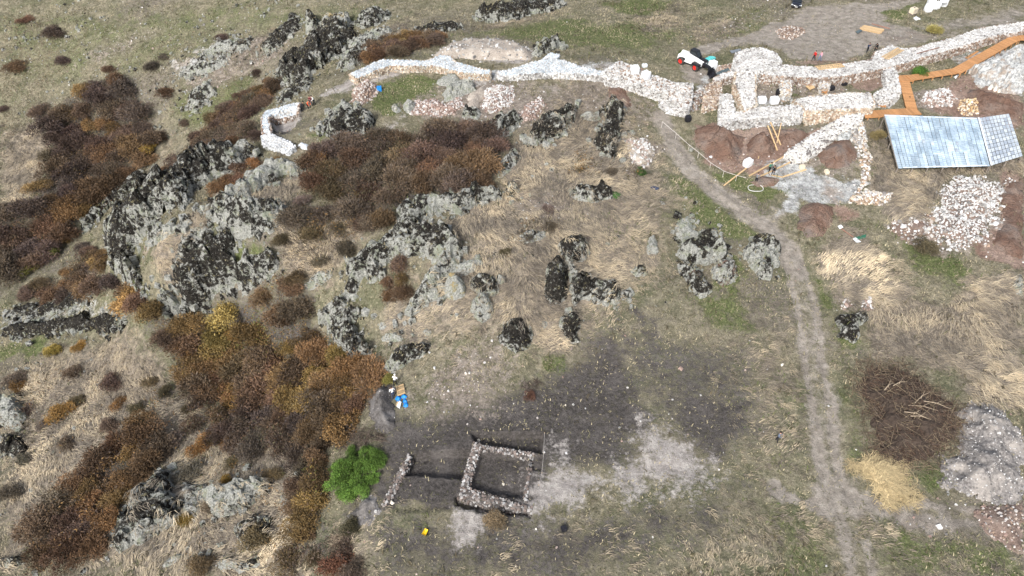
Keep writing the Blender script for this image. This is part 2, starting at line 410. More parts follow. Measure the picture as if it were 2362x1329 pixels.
    # ---- heaps
    def earth(nm, c0, c1, c2, fine=5.0):
        m = NT(nm); co = m.oco(); a1 = m.noise(co, .5, 5, .65); a2 = m.noise(co, fine, 5, .72); v = m.voro(co, 3.2); vi = m.sep(m.voro(co, 3.2, 'F1', 'Color'))
        c = m.mix(m.rng(a2, .35, .65), c0, c1); c = m.mix(m.rng(a1, .48, .62, 0, .7), c, c2)
        c = m.mix(m.math('MULTIPLY', m.rng(v, .2, .1), m.rng(vi[0], .6, .7)), c, (.6, .56, .52)); m.bump(a2, .8, .12); MAT[nm] = m.done(c, .95, .1)
    earth('earth_dark', (.06, .055, .052), (.13, .12, .115), (.20, .19, .185))
    earth('earth_gravel', (.11, .102, .098), (.29, .272, .258), (.36, .33, .30), 3.0)
    earth('earth_spoil', (.10, .093, .088), (.19, .178, .17), (.27, .255, .245))
    earth('earth_brown', (.13, .095, .08), (.24, .18, .15), (.31, .25, .21))
    earth('earth_pale', (.27, .235, .2), (.42, .37, .32), (.5, .45, .39))
    earth('mortar', (.30, .29, .275), (.52, .51, .49), (.58, .57, .55), 4.0)
    earth('mortar_brown', (.17, .12, .085), (.34, .26, .195), (.42, .35, .28), 4.0)
    # ---- made things
    def wood(nm, c0, c1, sc=2.0):
        m = NT(nm); co = m.oco(); mp = m.n('ShaderNodeMapping'); m.put(mp.inputs[0], co); mp.inputs['Scale'].default_value = (1.0, 9.0, 9.0)
        n = m.noise(mp.outputs[0], sc, 5, .65); oi = m.n('ShaderNodeObjectInfo')
        c = m.mix(m.rng(n, .3, .7), c0, c1); f = m.rng(oi.outputs['Random'], 0, 1, .82, 1.12, False)
        mm = m.n('ShaderNodeVectorMath', operation='SCALE'); m.put(mm.inputs[0], c); m.put(mm.inputs['Scale'], f); MAT[nm] = m.done(mm.outputs[0], .7, .25)
    wood('deck_wood', (.40, .20, .085), (.53, .285, .13)); wood('new_timber', (.50, .34, .17), (.68, .50, .30)); wood('brown_timber', (.22, .12, .085), (.34, .20, .15))
    wood('old_timber', (.14, .12, .10), (.28, .25, .22))
    MAT['white_bag'] = simple('white_bag', (.74, .76, .78), .6, .12, 5); MAT['cream_plastic'] = simple('cream_plastic', (.66, .58, .44), .5, .1, 3)
    MAT['sheet_white'] = simple('sheet_white', (.68, .73, .77), .7, .14, 3); MAT['teal'] = simple('teal', (.10, .50, .50), .55, .25, 5)
    MAT['blue'] = simple('blue', (.02, .22, .62), .45, .3, 4); MAT['black_plastic'] = simple('black_plastic', (.018, .018, .022), .4, .4, 5)
    MAT['white_paint'] = simple('white_paint', (.78, .78, .77), .35, .06, 2, .5); MAT['red_paint'] = simple('red_paint', (.62, .03, .02), .4, .15, 3, .5)
    MAT['rubber'] = simple('rubber', (.05, .045, .042), .85, .4, 6); MAT['glass'] = simple('glass', (.015, .02, .025), .08, .1, 2, .6)
    MAT['car_paint'] = simple('car_paint', (.008, .010, .016), .18, .1, 2, .6, **{'Coat Weight': 1.0}); MAT['metal'] = simple('metal', (.38, .39, .40), .35, .2, 6, .5, Metallic=.7)
    MAT['yellow'] = simple('yellow', (.75, .52, .02), .5, .15, 4); MAT['rope'] = simple('rope', (.62, .58, .54), .8, .2, 4); MAT['green_board'] = simple('green_board', (.03, .13, .08), .5, .3, 3)
    MAT['lamp'] = simple('lamp', (.75, .78, .8), .15, .05, 3, .6); MAT['slate'] = simple('slate', (.09, .12, .13), .6, .3, 3)
    MAT['straw'] = simple('straw', (.42, .33, .19), .85, .35, 5)
    m = NT('roof_sheet'); co = m.oco(); wp = m.pos(); a = m.noise(wp, .5, 5, .7); b = m.noise(wp, 3.5, 6, .75); oi = m.n('ShaderNodeObjectInfo')
    c = m.mix(m.rng(a, .34, .66), (.26, .345, .43), (.46, .565, .65)); c = m.mix(m.rng(b, .5, .72, 0, .6), c, (.55, .60, .64)); c = m.mix(m.rng(m.noise(wp, 1.4, 7, .8), .55, .68, 0, .55), c, (.18, .195, .205))
    mm = m.n('ShaderNodeVectorMath', operation='SCALE'); m.put(mm.inputs[0], c); m.put(mm.inputs['Scale'], m.rng(oi.outputs['Random'], 0, 1, .75, 1.12, False)); MAT['roof_sheet'] = m.done(mm.outputs[0], .5, .35)
    m = NT('roof_sheet_pale'); co = m.oco(); a = m.noise(co, 2.2, 4, .65); oi = m.n('ShaderNodeObjectInfo')
    c = m.mix(m.rng(m.math('ADD', m.math('MULTIPLY', a, .5), m.math('MULTIPLY', oi.outputs['Random'], .35)), .25, .62), (.30, .345, .405), (.50, .55, .59)); MAT['roof_sheet_pale'] = m.done(c, .45, .4)
    for nm, c in dict(skin=(.50, .30, .21), hair=(.03, .022, .018), cloth_black=(.018, .019, .024), cloth_navy=(.03, .045, .09), cloth_steel=(.14, .17, .23), cloth_green=(.07, .22, .15),
                      cloth_red=(.55, .02, .02), cloth_pink=(.58, .33, .40), cloth_jeans=(.15, .21, .32), cloth_orange=(.85, .13, .05), cloth_maroon=(.16, .03, .045), cloth_white=(.75, .75, .74), cloth_grey=(.2, .2, .21), shoe=(.03, .03, .03)).items():
        MAT[nm] = simple(nm, c, .85, .18, 9)
make_materials()
# ------------------------------------------------------------------ the ground: one sheet, with what grows or lies on each spot
def axis(segs):
    out = [segs[0][0]]
    for a, b, s in segs:
        n = max(1, round((b - a) / s)); out += list(np.linspace(a, b, n + 1)[1:])
    return np.array(out)
FARA = [-2500, -1200, -600, -320, -200, -150]
tx0, ty0 = -17.0, 33.5
AX = np.array(FARA + list(axis([(-128, -20, .36), (-20, 4.5, .15), (4.5, 104, .34)])) + [125, 160, 240, 450, 900, 1600, 2500])
AY = np.array([-1500, -600, -250, -100, -40, 0, 10] + list(axis([(18, 34, .3), (34, 49, .15), (49, 100, .3), (100, 172, .42)])) + [185, 215, 280, 420, 800, 1600, 3000])
GXX, GYY = np.meshgrid(AX, AY, indexing='ij')
ZB = base_h(GXX, GYY)
far = np.maximum(np.maximum(np.abs(GXX) - 130, GYY - 180), 0)
ZB = ZB + 14 * (fbm(GXX / 220, GYY / 220, 77, 3) - .5) * sstep(0, 300, far) 
LN = ['green', 'dry', 'soil', 'dust', 'path', 'gravel', 'brown', 'grey']
MASK = {k: np.zeros(GXX.shape, np.float32) for k in LN}
def paint(layer, strength, feather, px, mode='poly', width=1.0, wob=1.5, sub=False):
    W = wpoly(px)
    lo = W.min(0) - feather - width - 2; hi = W.max(0) + feather + width + 2
    i0, i1 = np.searchsorted(AX, lo[0]), np.searchsorted(AX, hi[0]); j0, j1 = np.searchsorted(AY, lo[1]), np.searchsorted(AY, hi[1])
    x, y = GXX[i0:i1, j0:j1], GYY[i0:i1, j0:j1]
    if x.size == 0: return
    d = sdist(W, x, y) if mode == 'poly' else width / 2 - ldist(W, x, y)
    d = d + (fbm(x / 2.2, y / 2.2, hash(layer) % 50 if False else LN.index(layer) + 60, 4) - .5) * 2.2 * wob * min(1.0, feather + .25)
    v = strength * sstep(-feather, feather, d)
    M = MASK[layer][i0:i1, j0:j1]
    if sub: M *= (1 - v)
    else: np.maximum(M, v, out=M)
PNT = paint
# long dry grass
for s, f, p in [
 (.95, 2, [(1035,520),(1080,470),(1180,445),(1330,400),(1350,460),(1200,500),(1170,560),(1110,570),(1060,560)]),
 (.95, 1.2, [(1150,600),(1250,570),(1290,610),(1250,640),(1245,720),(1300,780),(1340,815),(1230,800),(1160,760),(1150,680)]),
 (.95, 1.2, [(1340,600),(1390,600),(1470,600),(1510,560),(1500,630),(1440,665),(1360,640)]),
 (.95, 2, [(1890,570),(1960,540),(2060,610),(2110,690),(2180,690),(2240,640),(2362,620),(2362,940),(2260,930),(2190,850),(2010,820),(2015,730),(1950,700),(1900,640)]),
 (.95, 1.2, [(1995,285),(2035,290),(2075,390),(2140,395),(2362,365),(2362,400),(2200,405),(2150,460),(2110,540),(2050,490),(2000,440),(2010,380)]),
 (.9, 2, [(1920,500),(1990,560),(2080,600),(2000,560)]),
 (.85, 4, [(0,860),(180,790),(300,760),(420,890),(700,970),(760,1040),(700,1329),(0,1329)]),
 (.9, 4, [(0,300),(110,290),(130,370),(60,480),(0,500)]),
 (.95, 1.2, [(335,570),(400,530),(480,485),(580,440),(690,395),(720,430),(640,470),(560,470),(480,530),(420,600),(400,690),(380,640),(350,600)]),
 (.85, 3, [(1150,340),(1230,260),(1350,180),(1400,210),(1370,300),(1330,410),(1200,440),(1050,470)]),
 (.8, 2, [(640,480),(800,470),(900,500),(820,580),(780,650),(660,670)]),
 (.34, 4, [(1080,1200),(1260,1210),(1450,1200),(1600,1210),(1560,1329),(1050,1329)]),
 (.8, 1.5, [(890,690),(960,700),(1040,740),(1100,760),(960,800),(860,780)]),
 (.8, 1.5, [(1180,470),(1290,470),(1280,560),(1200,580)]),
 (.7, 2.5, [(900,60),(960,40),(960,80),(900,100)]), (.7, 2, [(1100,65),(1280,25),(1290,35),(1120,70)]),
 (.65, 3, [(1450,40),(1560,10),(1590,60),(1480,80)]), (.6, 3, [(1560,60),(1700,30),(1700,80),(1600,110)]),
 (.6, 3, [(820,1150),(900,1180),(870,1329),(760,1329),(780,1250)]), (.6, 2, [(1950,1200),(2080,1210),(2080,1280),(2000,1300)]),
 (.7, 2, [(1420,400),(1520,390),(1560,460),(1500,480),(1430,450)]),(.55, 2,[(500,120),(640,60),(660,110),(560,170)]),
 (.55,4,[(200,230),(330,260),(420,330),(380,400),(330,360)])]: PNT('dry', s, f, p)
for s, f, p in [(.8, 6, [(1050,470),(1180,330),(1350,190),(1480,260),(1520,380),(1560,470),(1500,640),(1400,720),(1300,800),(1150,780),(1000,800),(880,800),(960,640),(1060,560)]), (.5, 5, [(1640,780),(1850,700),(1880,1000),(1760,1100),(1700,900)]), (.45, 5, [(1550,1180),(1800,1150),(2000,1240),(2362,1260),(2362,1329),(1500,1329)]), (.5, 3, [(600,350),(700,330),(720,360),(620,400)]), (.6, 3, [(190,640),(330,420),(500,310),(560,300),(420,410),(280,500),(250,650)])]: PNT('dry', s, f, p)
for s, f, p in [
 (1, 1, [(870,190),(950,175),(1010,190),(1010,220),(960,245),(900,268),(860,245)]), (1, 1, [(705,315),(760,272),(800,275),(790,300),(740,322)]),
 (.95, .8, [(490,600),(560,565),(630,575),(630,600),(540,605)]), (.75, 4, [(1080,80),(1300,40),(1400,60),(1500,30),(1560,80),(1500,120),(1330,110),(1200,95)]),
 (1, 2, [(1390,5),(1560,0),(1540,40),(1420,32)]), (1, .8, [(1645,405),(1690,398),(1760,436),(1815,438),(1800,458),(1720,452)]),
 (.75, 2, [(1600,700),(1700,640),(1745,760),(1640,765)]), (.9, .7, [(1875,640),(1898,640),(1935,770),(1915,770)]), (1, 2, [(0,800),(60,780),(120,785),(90,822),(0,825)]),
 (.5, 4, [(1750,880),(1860,880),(1860,1060),(1760,1080)]), (.75, 2, [(2080,530),(2260,620),(2220,675),(2100,620)]), (.85, 1, [(1250,835),(1305,818),(1310,858),(1250,858)]),
 (.65, 3, [(1760,1180),(1900,1200),(1920,1329),(1800,1329)]), (.9, 1.5, [(2015,20),(2110,8),(2080,45),(2010,48)]), (.65, 3, [(1290,490),(1500,465),(1560,500),(1480,565),(1290,545)]),
 (.75, 2, [(1520,400),(1600,400),(1700,500),(1800,560),(1770,590),(1600,510)]), (.46, 6, [(0,30),(300,30),(560,0),(900,20),(860,60),(560,120),(300,190),(0,200)]),
 (.6, 2, [(1950,900),(2000,960),(2000,1080),(1950,1060)]), (.7, 2, [(2110,1060),(2180,1060),(2180,1160),(2110,1140)]), (.9, 1, [(1930,760),(1990,790),(1940,800)]),
 (.8, 1, [(1640,600),(1720,600),(1720,660),(1640,690)]), (.6, 2.5, [(1700,20),(1800,10),(1760,70),(1640,90),(1590,110),(1570,80)]), (.8, 1, [(2150,250),(2210,245),(2210,262),(2150,265)]),
 (.8, .8, [(1760,195),(1800,195),(1800,220),(1760,225)]), (.8, .8, [(1830,195),(1890,195),(1880,215),(1830,220)]), (.7, 3, [(2000,1200),(2362,1240),(2362,1329),(2000,1329)]),
 (.8, 1.5, [(370,560),(410,540),(420,560),(380,580)]), (.6,3,[(420,200),(620,140),(560,240),(440,300),(380,260)])]: PNT('green', s, f, p)
for s, f, p in [
 (.86, 3.5, [(860,985),(900,940),(960,965),(1080,930),(1230,880),(1330,820),(1420,780),(1470,860),(1520,960),(1500,1010),(1430,1080),(1260,1080),(1250,1200),(1180,1200),(890,1172),(860,1240),(800,1210),(820,1150),(880,1080)]),
 (.95, 1, [(890,1050),(950,1030),(1080,1010),(1090,995),(1260,995),(1262,1070),(1240,1190),(1040,1170),(890,1170)]),
 (.58, 5, [(1330,800),(1430,720),(1540,720),(1620,760),(1740,790),(1760,860),(1740,940),(1720,1010),(1650,1090),(1560,1100),(1500,1000)]),
 (.8, 2, [(1540,880),(1720,930),(1730,1000),(1640,1060),(1560,1000)]), (.80, 5, [(860,1200),(1000,1190),(1300,1200),(1600,1180),(1700,1120),(1680,1230),(1500,1270),(1300,1329),(860,1329)]),
 (.5, 3, [(640,1270),(700,1200),(880,1329),(640,1329)]), (.7, 1, [(1470,720),(1530,730),(1520,790),(1470,780)]), (.55, 2, [(2080,1160),(2230,1150),(2230,1175),(2080,1175)]),
 (.95, .8, [(628,277),(660,264),(684,257),(690,270),(680,292),(660,308),(630,300)]), (.5, 2, [(610,290),(660,270),(720,270),(760,265),(740,300),(640,330)]), (.5,3,[(2000,860),(2040,850),(2010,1000),(1980,980)]), (.5, 3, [(2230,60),(2362,20),(2362,55),(2200,95)])]: PNT('soil', s, f, p)
for s, f, p in [
 (.9, 2.2, [(1230,1110),(1300,1075),(1400,1095),(1460,1050),(1470,1000),(1520,985),(1590,1030),(1640,1080),(1600,1115),(1450,1115),(1330,1150),(1260,1185),(1215,1170)]),
 (.55, 4, [(1200,1100),(1400,1080),(1480,970),(1560,985),(1660,1090),(1580,1150),(1400,1160),(1260,1200)]),
 (.75, 1.5, [(1040,1180),(1110,1180),(1100,1260),(1050,1260)]), (.5, 3, [(1240,1030),(1290,1000),(1330,1040),(1280,1070)]),
 (.8, 1, [(625,280),(700,250),(700,275),(640,300)]), (.8, 1.5, [(1000,120),(1080,95),(1160,95),(1250,120),(1230,150),(1100,140)]), (.92, 1.5, [(730,225),(800,185),(870,165),(960,165),(870,190),(790,210)]),
 (.8, 1, [(1080,210),(1140,190),(1100,250),(1060,250)]), (.6, 1.5, [(860,300),(930,270),(950,290),(880,310)]), (.7, 1, [(1250,200),(1330,170),(1280,210)])]: PNT('dust', s, f, p)
LINE = [(1528,272),(1545,320),(1570,365),(1600,402),(1680,460),(1760,512),(1808,560),(1840,630),(1862,720),(1878,850),(1898,950),(1908,1050),(1925,1110),(1955,1180)]
PNT('path', .47, .8, LINE, 'line', 3.4, wob=.8); PNT('path', .95, .35, [(u - 20, v) for u, v in LINE[6:]], 'line', .9, wob=.6); PNT('path', .95, .35, [(u + 20, v) for u, v in LINE[6:]], 'line', .9, wob=.6); PNT('path', .72, .5, [(1945,1190),(1958,1260),(1965,1329)], 'line', .8); PNT('path', .72, .5, [(1985,1190),(1998,1260),(2008,1329)], 'line', .8)
PNT('path', .85, .9, [(1528,272),(1560,345),(1600,400),(1680,460),(1790,540),(1840,630)], 'line', 3.0, wob=.6)
for s, f, p in [
 (.95, 2, [(1880,1130),(1930,1095),(1990,1115),(2060,1150),(2100,1185),(1980,1215),(1900,1175)]), (.85, 1.5, [(1620,108),(1700,92),(1790,52),(1860,15),(2050,0),(2120,0),(2040,30),(2040,50),(2130,75),(2150,100),(2020,112),(1960,142),(1880,145),(1815,142),(1790,112),(1720,100)]),
 (.7, 3, [(2120,60),(2362,15),(2362,55),(2250,65),(2150,100)]), (.9, 1.2, [(1565,140),(1600,125),(1640,160),(1620,200),(1590,190)]), (.5, 4, [(1930,1200),(2010,1200),(2010,1329),(1940,1329)]),
 (.75, 1.5, [(1790,470),(1850,450),(1830,500),(1790,505)])]: PNT('path', s, f, p)
for wd, p in [(2.4, [(1590,150),(1605,122),(1650,106),(1720,92),(1800,55)]), (1.0, [(1785,1128),(1860,1160),(1960,1190)]), (1.0, [(2040,1162),(2150,1165),(2362,1185)]), (1.2, [(2060,1200),(2200,1208),(2362,1215)])]: PNT('path', .95, .6, p, 'line', wd)
for s, f, p in [
 (.6, 3, [(1030,800),(1140,770),(1210,880),(1150,970),(1000,980),(940,930),(960,870)]), (.85, 1, [(940,262),(960,235),(1010,230),(1050,235),(1120,185),(1200,200),(1240,240),(1230,270),(1100,285)]),
 (.85, 1, [(1430,300),(1530,330),(1500,410),(1440,395)]), (.9, 1, [(2040,520),(2160,480),(2170,580),(2090,560)]), (.75, 1.5, [(1200,450),(1330,445),(1310,510),(1210,505)]),
 (.9, 1, [(2110,215),(2200,195),(2250,225),(2230,262),(2120,255)]), (.8, 1, [(1730,180),(1960,175),(1960,215),(1830,225),(1745,235)]), (.8, 1.5, [(1790,60),(1850,65),(1850,90),(1790,90)]),
 (.8, 2, [(2220,1165),(2362,1150),(2362,1290),(2310,1265),(2240,1220)]), (.6, 2, [(2080,1205),(2250,1200),(2260,1230),(2120,1225)]), (.7, 1.5, [(1910,680),(2000,690),(2010,730),(1920,720)]),
 (.7, 1, [(2040,90),(2110,75),(2150,85),(2080,100)]), (.6, 2, [(430,130),(560,90),(700,60),(640,140),(520,200),(430,240)]), (.6, 1, [(1160,290),(1240,230),(1260,270),(1190,300)]),
 (.6, 2, [(1330,480),(1420,470),(1400,510)]), (.8, 1, [(1620,170),(1660,165),(1620,220),(1590,240)]), (.30, 8, [(0,60),(300,40),(700,10),(900,30),(860,90),(700,160),(560,230),(440,320),(340,250),(200,170),(60,280),(0,250)]), (.5, 3, [(180,120),(330,60),(420,50),(300,130),(200,180)]), (.5, 3, [(1700,20),(1830,0),(1760,60),(1600,100)]), (.58, 3, [(900,245),(1000,200),(1150,178),(1400,180),(1530,235),(1500,300),(1380,270),(1250,290),(1100,285),(960,285)]), (.55, 2.5, [(1590,280),(1660,300),(1850,290),(2000,275),(2000,480),(1900,420),(1800,400),(1700,400),(1600,350)]), (.55, 3, [(2030,500),(2160,450),(2310,400),(2362,420),(2362,600),(2200,590)])]: PNT('gravel', s, f, p)
for s, f, p in [
 (.95, 1, [(1600,290),(1650,285),(1760,300),(1850,300),(1930,290),(1880,335),(1800,385),(1760,395),(1690,400),(1640,375),(1605,340)]), (.85, 2, [(2130,245),(2200,175),(2290,155),(2362,240),(2362,310),(2140,262)]),
 (.9, 1.5, [(2310,385),(2362,380),(2362,620),(2290,612),(2230,585),(2300,520),(2310,440)]), (.9, .6, [(1400,200),(1440,195),(1458,250),(1410,247)]), (.9, .8, [(1955,170),(2040,158),(2050,200),(1980,215)]),
 (.7, 1, [(1830,140),(1960,135),(2000,125),(1950,148),(1850,150)]), (.8, 1, [(1930,480),(1990,485),(1990,510),(1940,515)])]: PNT('brown', s, f, p)
for s, f, p in [
 (.85, 1.2, [(1740,408),(1800,365),(1840,372),(1900,400),(1990,420),(1975,465),(1920,470),(1850,462),(1830,500),(1780,495),(1810,440)]), (.9, 1.5, [(2190,130),(2362,105),(2362,225),(2300,205),(2250,175)]),
 (.45, 2.5, [(0,720),(60,690),(200,665),(230,685),(290,722),(270,755),(150,742),(0,765)]), (.7, 1, [(980,185),(1060,180),(1090,165),(1180,160),(1220,170),(1120,195),(1040,205)]), (.7, 2, [(450,120),(520,90),(560,110),(500,140)]),
 (.7, 1.5, [(400,140),(480,130),(470,170),(410,180)]), (.75, 1, [(1745,225),(1830,225),(1830,240),(1745,245)]), (.7, .8, [(1610,180),(1650,160),(1690,150),(1640,185),(1600,225)]), (.7, 2, [(1320,150),(1440,140),(1420,165),(1340,165)])]: PNT('grey', s, f, p)
LITTER = [[(95,430),(130,330),(115,290),(150,230),(205,205),(280,198),(325,235),(370,335),(335,385),(250,450),(185,520),(150,560),(90,620),(0,640),(0,500),(60,480)],
 [(455,325),(480,290),(560,225),(630,195),(640,215),(590,265),(520,310),(470,345)],
 [(700,385),(740,350),(830,325),(900,310),(960,320),(1060,310),(1140,330),(1150,380),(1140,430),(1060,450),(960,460),(920,490),(880,540),(820,520),(790,470),(740,440),(705,420)],
 [(285,680),(330,690),(400,735),(480,730),(560,680),(640,650),(700,680),(745,760),(790,830),(880,850),(860,900),(850,960),(820,1000),(760,1020),(700,980),(640,960),(560,930),(450,920),(400,880),(420,830),(350,760)],
 [(690,1100),(740,1060),(770,1090),(760,1150),(720,1230),(690,1235),(675,1160)],
 [(70,1329),(60,1280),(110,1190),(200,1110),(270,1050),(290,990),(345,990),(380,1030),(350,1080),(310,1130),(265,1200),(240,1260),(160,1290),(130,1329)],
 [(845,130),(880,105),(940,90),(1015,85),(1005,105),(950,125),(870,140),(830,150)],
 [(500,440),(540,400),(590,375),(630,375),(640,390),(580,425),(520,455),(470,470)]]
for q_ in LITTER:
    PNT('dry', .85, 2, q_, sub=True); PNT('soil', .62, 2, q_)
# paths and pits keep the long grass out
MASK['dry'] *= 1 - np.clip(MASK['path'] * 1.2, 0, 1); MASK['green'] *= 1 - np.clip(MASK['path'], 0, 1) * .9
# dig trenches; wheel ruts
DIG = [(1.0, [(628,277),(660,264),(684,257),(690,270),(680,292),(660,308),(630,300)]), (.95, [(950,1046),(1088,1036),(1064,1105),(934,1097)]), (.85, [(1086,998),(1256,998),(1251,1046),(1095,1021)]), (.65, [(1110,1046),(1222,1052),(1208,1150),(1080,1124)]), (.4, [(1224,1050),(1253,1048),(1252,1085),(1222,1084)]),
       (.8, [(1050,1145),(1230,1184),(1227,1192),(1108,1178),(1046,1166)]), (.35, [(905,1168),(1040,1162),(1046,1172),(915,1178)])]
ZT = ZB.copy()
for dep, px in DIG:
    W = wpoly(px); d = sdist(W, GXX, GYY) + (fbm(GXX * 1.2, GYY * 1.2, 91, 2) - .5) * .1
    ZT = np.minimum(ZT, np.where(d > 0, ZB - dep * sstep(0, .13, d), ZT))
for off in (-20, 20):
    W = wpoly([(u + off, v) for u, v in LINE]); d = ldist(W, GXX, GYY); ZT -= .13 * sstep(.5, .1, d)
def grid_lookup(A, x, y):
    i = np.clip(np.searchsorted(AX, x) - 1, 0, len(AX) - 2); j = np.clip(np.searchsorted(AY, y) - 1, 0, len(AY) - 2)
    a = np.clip((x - AX[i]) / (AX[i + 1] - AX[i]), 0, 1); b = np.clip((y - AY[j]) / (AY[j + 1] - AY[j]), 0, 1)
    return A[i, j] * (1 - a) * (1 - b) + A[i + 1, j] * a * (1 - b) + A[i, j + 1] * (1 - a) * b + A[i + 1, j + 1] * a * b
def ground_z(x, y): return grid_lookup(ZT, np.asarray(x, float), np.asarray(y, float))
nx, ny = GXX.shape
ids = np.arange(nx * ny).reshape(nx, ny)
F = np.stack([ids[:-1, :-1], ids[1:, :-1], ids[1:, 1:], ids[:-1, 1:]], -1).reshape(-1, 4)
V = np.stack([GXX, GYY, ZT], -1).reshape(-1, 3)
ga = np.stack([MASK[k] for k in LN[:4]], -1).reshape(-1, 4); gb = np.stack([MASK[k] for k in LN[4:]], -1).reshape(-1, 4)
terrain = obj('terrain', mesh_np('terrain', V, F, False, None, {'ga': ga, 'gb': gb}), MAT['ground'])
tag(terrain, 'grassy hillside with dirt tracks and bare dug soil', 'ground', kind='structure')

# ------------------------------------------------------------------ solids raised on the ground: rocks, heaps, walls
def patch(W, H, prof=1.6, rough=.5, blocks=.4, cell=1.6, s=None, seed=0, wob=.7, flat=False, power=.6, sink=.5, tilt=0.0):
    """closed relief over polygon W (world xy); returns mesh arrays centred on the polygon and a height sampler"""
    c = W.mean(0); lo, hi = W.min(0) - 1, W.max(0) + 1
    size = max(hi - lo)
    s = s or float(np.clip(size / 48, .13, .34))
    xs = np.arange(lo[0], hi[0] + s, s); ys = np.arange(lo[1], hi[1] + s, s)
    X, Y = np.meshgrid(xs, ys, indexing='ij')
    def edge(X, Y): return sdist(W, X, Y) + (fbm(X / 1.1 + seed, Y / 1.1, seed + 11, 4) - .5) * wob
    def top(X, Y, d):
        p = sstep(0, prof, d) ** power
        z = p * (.75 + .5 * fbm(X / 2.5, Y / 2.5, seed + 5, 2)) if not flat else p
        if blocks:
            f1, f2, bid, dx, dy = voro(X / cell, Y / cell, seed + 3)
            z = z * (1 - blocks * .5) + blocks * p * (bid - .35 + (dx * (bid - .5) + dy * (h2(np.floor(bid * 977), np.floor(bid * 331), 4) - .5)) * 1.6) - blocks * .35 * p * sstep(.16, 0, f2 - f1)
        z = z * H + rough * p * ((fbm(X * 1.1, Y * 1.1, seed + 21, 5, .6) - .5) * min(H, 1.6)) + tilt * p * (X - c[0])
        return z
    d = edge(X, Y)
    Z = ground_z(X, Y) + np.where(d > 0, top(X, Y, d), -sink)
    keep = d > -s * 1.5
    J = .32 * s * (1 if rough > 0 else 0)
    X2 = X + (h2(np.arange(X.size).reshape(X.shape), X * 0, seed) - .5) * J * 2; Y2 = Y + (h2(np.arange(X.size).reshape(X.shape), X * 0 + 3, seed) - .5) * J * 2
    ids = -np.ones(X.shape, int)
    fk = keep[:-1, :-1] & keep[1:, :-1] & keep[1:, 1:] & keep[:-1, 1:] & ((d[:-1, :-1] > 0) | (d[1:, :-1] > 0) | (d[1:, 1:] > 0) | (d[:-1, 1:] > 0))
    use = np.zeros(X.shape, bool)
    use[:-1, :-1] |= fk; use[1:, :-1] |= fk; use[1:, 1:] |= fk; use[:-1, 1:] |= fk
    ids[use] = np.arange(use.sum())
    z0 = float(ground_z(c[0], c[1]))
    V = np.stack([X2[use] - c[0], Y2[use] - c[1], Z[use] - z0], -1)
    F = np.stack([ids[:-1, :-1][fk], ids[1:, :-1][fk], ids[1:, 1:][fk], ids[:-1, 1:][fk]], -1)
    def samp(x, y):
        dd = edge(x, y); return ground_z(x, y) + np.where(dd > 0, top(x, y, dd), 0), dd
    patch.rim = np.exp(-np.maximum(d[use], 0) / .45)
    return V, F, Vector((c[0], c[1], z0)), samp
def ell(u, v, ru, rv, ang=0, n=12, k=.12, seed=0):
    r = random.Random(seed + int(u * 7 + v)); a0 = R(ang); out = []
    for i in range(n):
        t = 2 * math.pi * i / n; q = 1 + r.uniform(-k, k)
        x, y = ru * math.cos(t) * q, rv * math.sin(t) * q
        out.append((u + x * math.cos(a0) - y * math.sin(a0), v + x * math.sin(a0) + y * math.cos(a0)))
    return out
RI = [0]
ROCKS = []
def rock(label, px, H=1.2, k=(.30, .0, .0), name='boulder', cat='rock', prof=1.0, rough=.75, blocks=.45, cell=1.5, mat='rock', smooth=False, wob=.6, power=.55, group=None):
    RI[0] += 1; rough, blocks = (rough * .8, blocks * .72) if name == 'rock_outcrop' else (rough, blocks); H = H * (1.5 if name == 'rock_outcrop' else 1.25 if mat == 'rock' and H > .6 else 1)
    W = wpoly(px); sz = max(W.max(0) - W.min(0))
    if not smooth and sz > 4.5: wob = max(wob, min(2.0, .28 * sz * .6))
    V, F, c, samp = patch(W, H, prof, rough, blocks, cell, seed=RI[0] * 13, wob=wob, power=power)
    if len(F) == 0: print('EMPTY', label); return
    o = obj(name, mesh_np(name, V, F, not smooth, np.repeat(patch.rim[:, None], 3, 1)), MAT[mat], None, c)
    o.color = (k[0] + .045, k[1], k[2], 1)
    tag(o, label, cat, group); ROCKS.append((W, samp, mat)); return o
CUBE = np.array([(-1,-1,-1),(1,-1,-1),(1,1,-1),(-1,1,-1),(-1,-1,1),(1,-1,1),(1,1,1),(-1,1,1)], float) * .5
CF = np.array([(3,2,1,0),(4,5,6,7),(0,1,5,4),(1,2,6,5),(2,3,7,6),(3,0,4,7)])
def stone_mesh(name, P, S, C, seed=1):
    """many small rough stones: P (n,3) centres, S (n,3) sizes, C (n,3) colours"""
    r = np.random.default_rng(seed); n = len(P)
    V = CUBE[None] * (1 + r.uniform(-.28, .28, (n, 8, 3))); V[:, 4:, :2] *= .78
    V = V * S[:, None, :]
    a = r.uniform(0, math.pi, n); ca, sa = np.cos(a)[:, None], np.sin(a)[:, None]
    x = V[..., 0] * ca - V[..., 1] * sa; y = V[..., 0] * sa + V[..., 1] * ca
    t = r.uniform(-.35, .35, n)[:, None]; z = V[..., 2] + t * x
    V = np.stack([x, y, z], -1) + P[:, None, :]
    F = (CF[None] + (np.arange(n) * 8)[:, None, None]).reshape(-1, 4)
    return mesh_np(name, V.reshape(-1, 3), F, True, np.repeat(C, 8, 0))
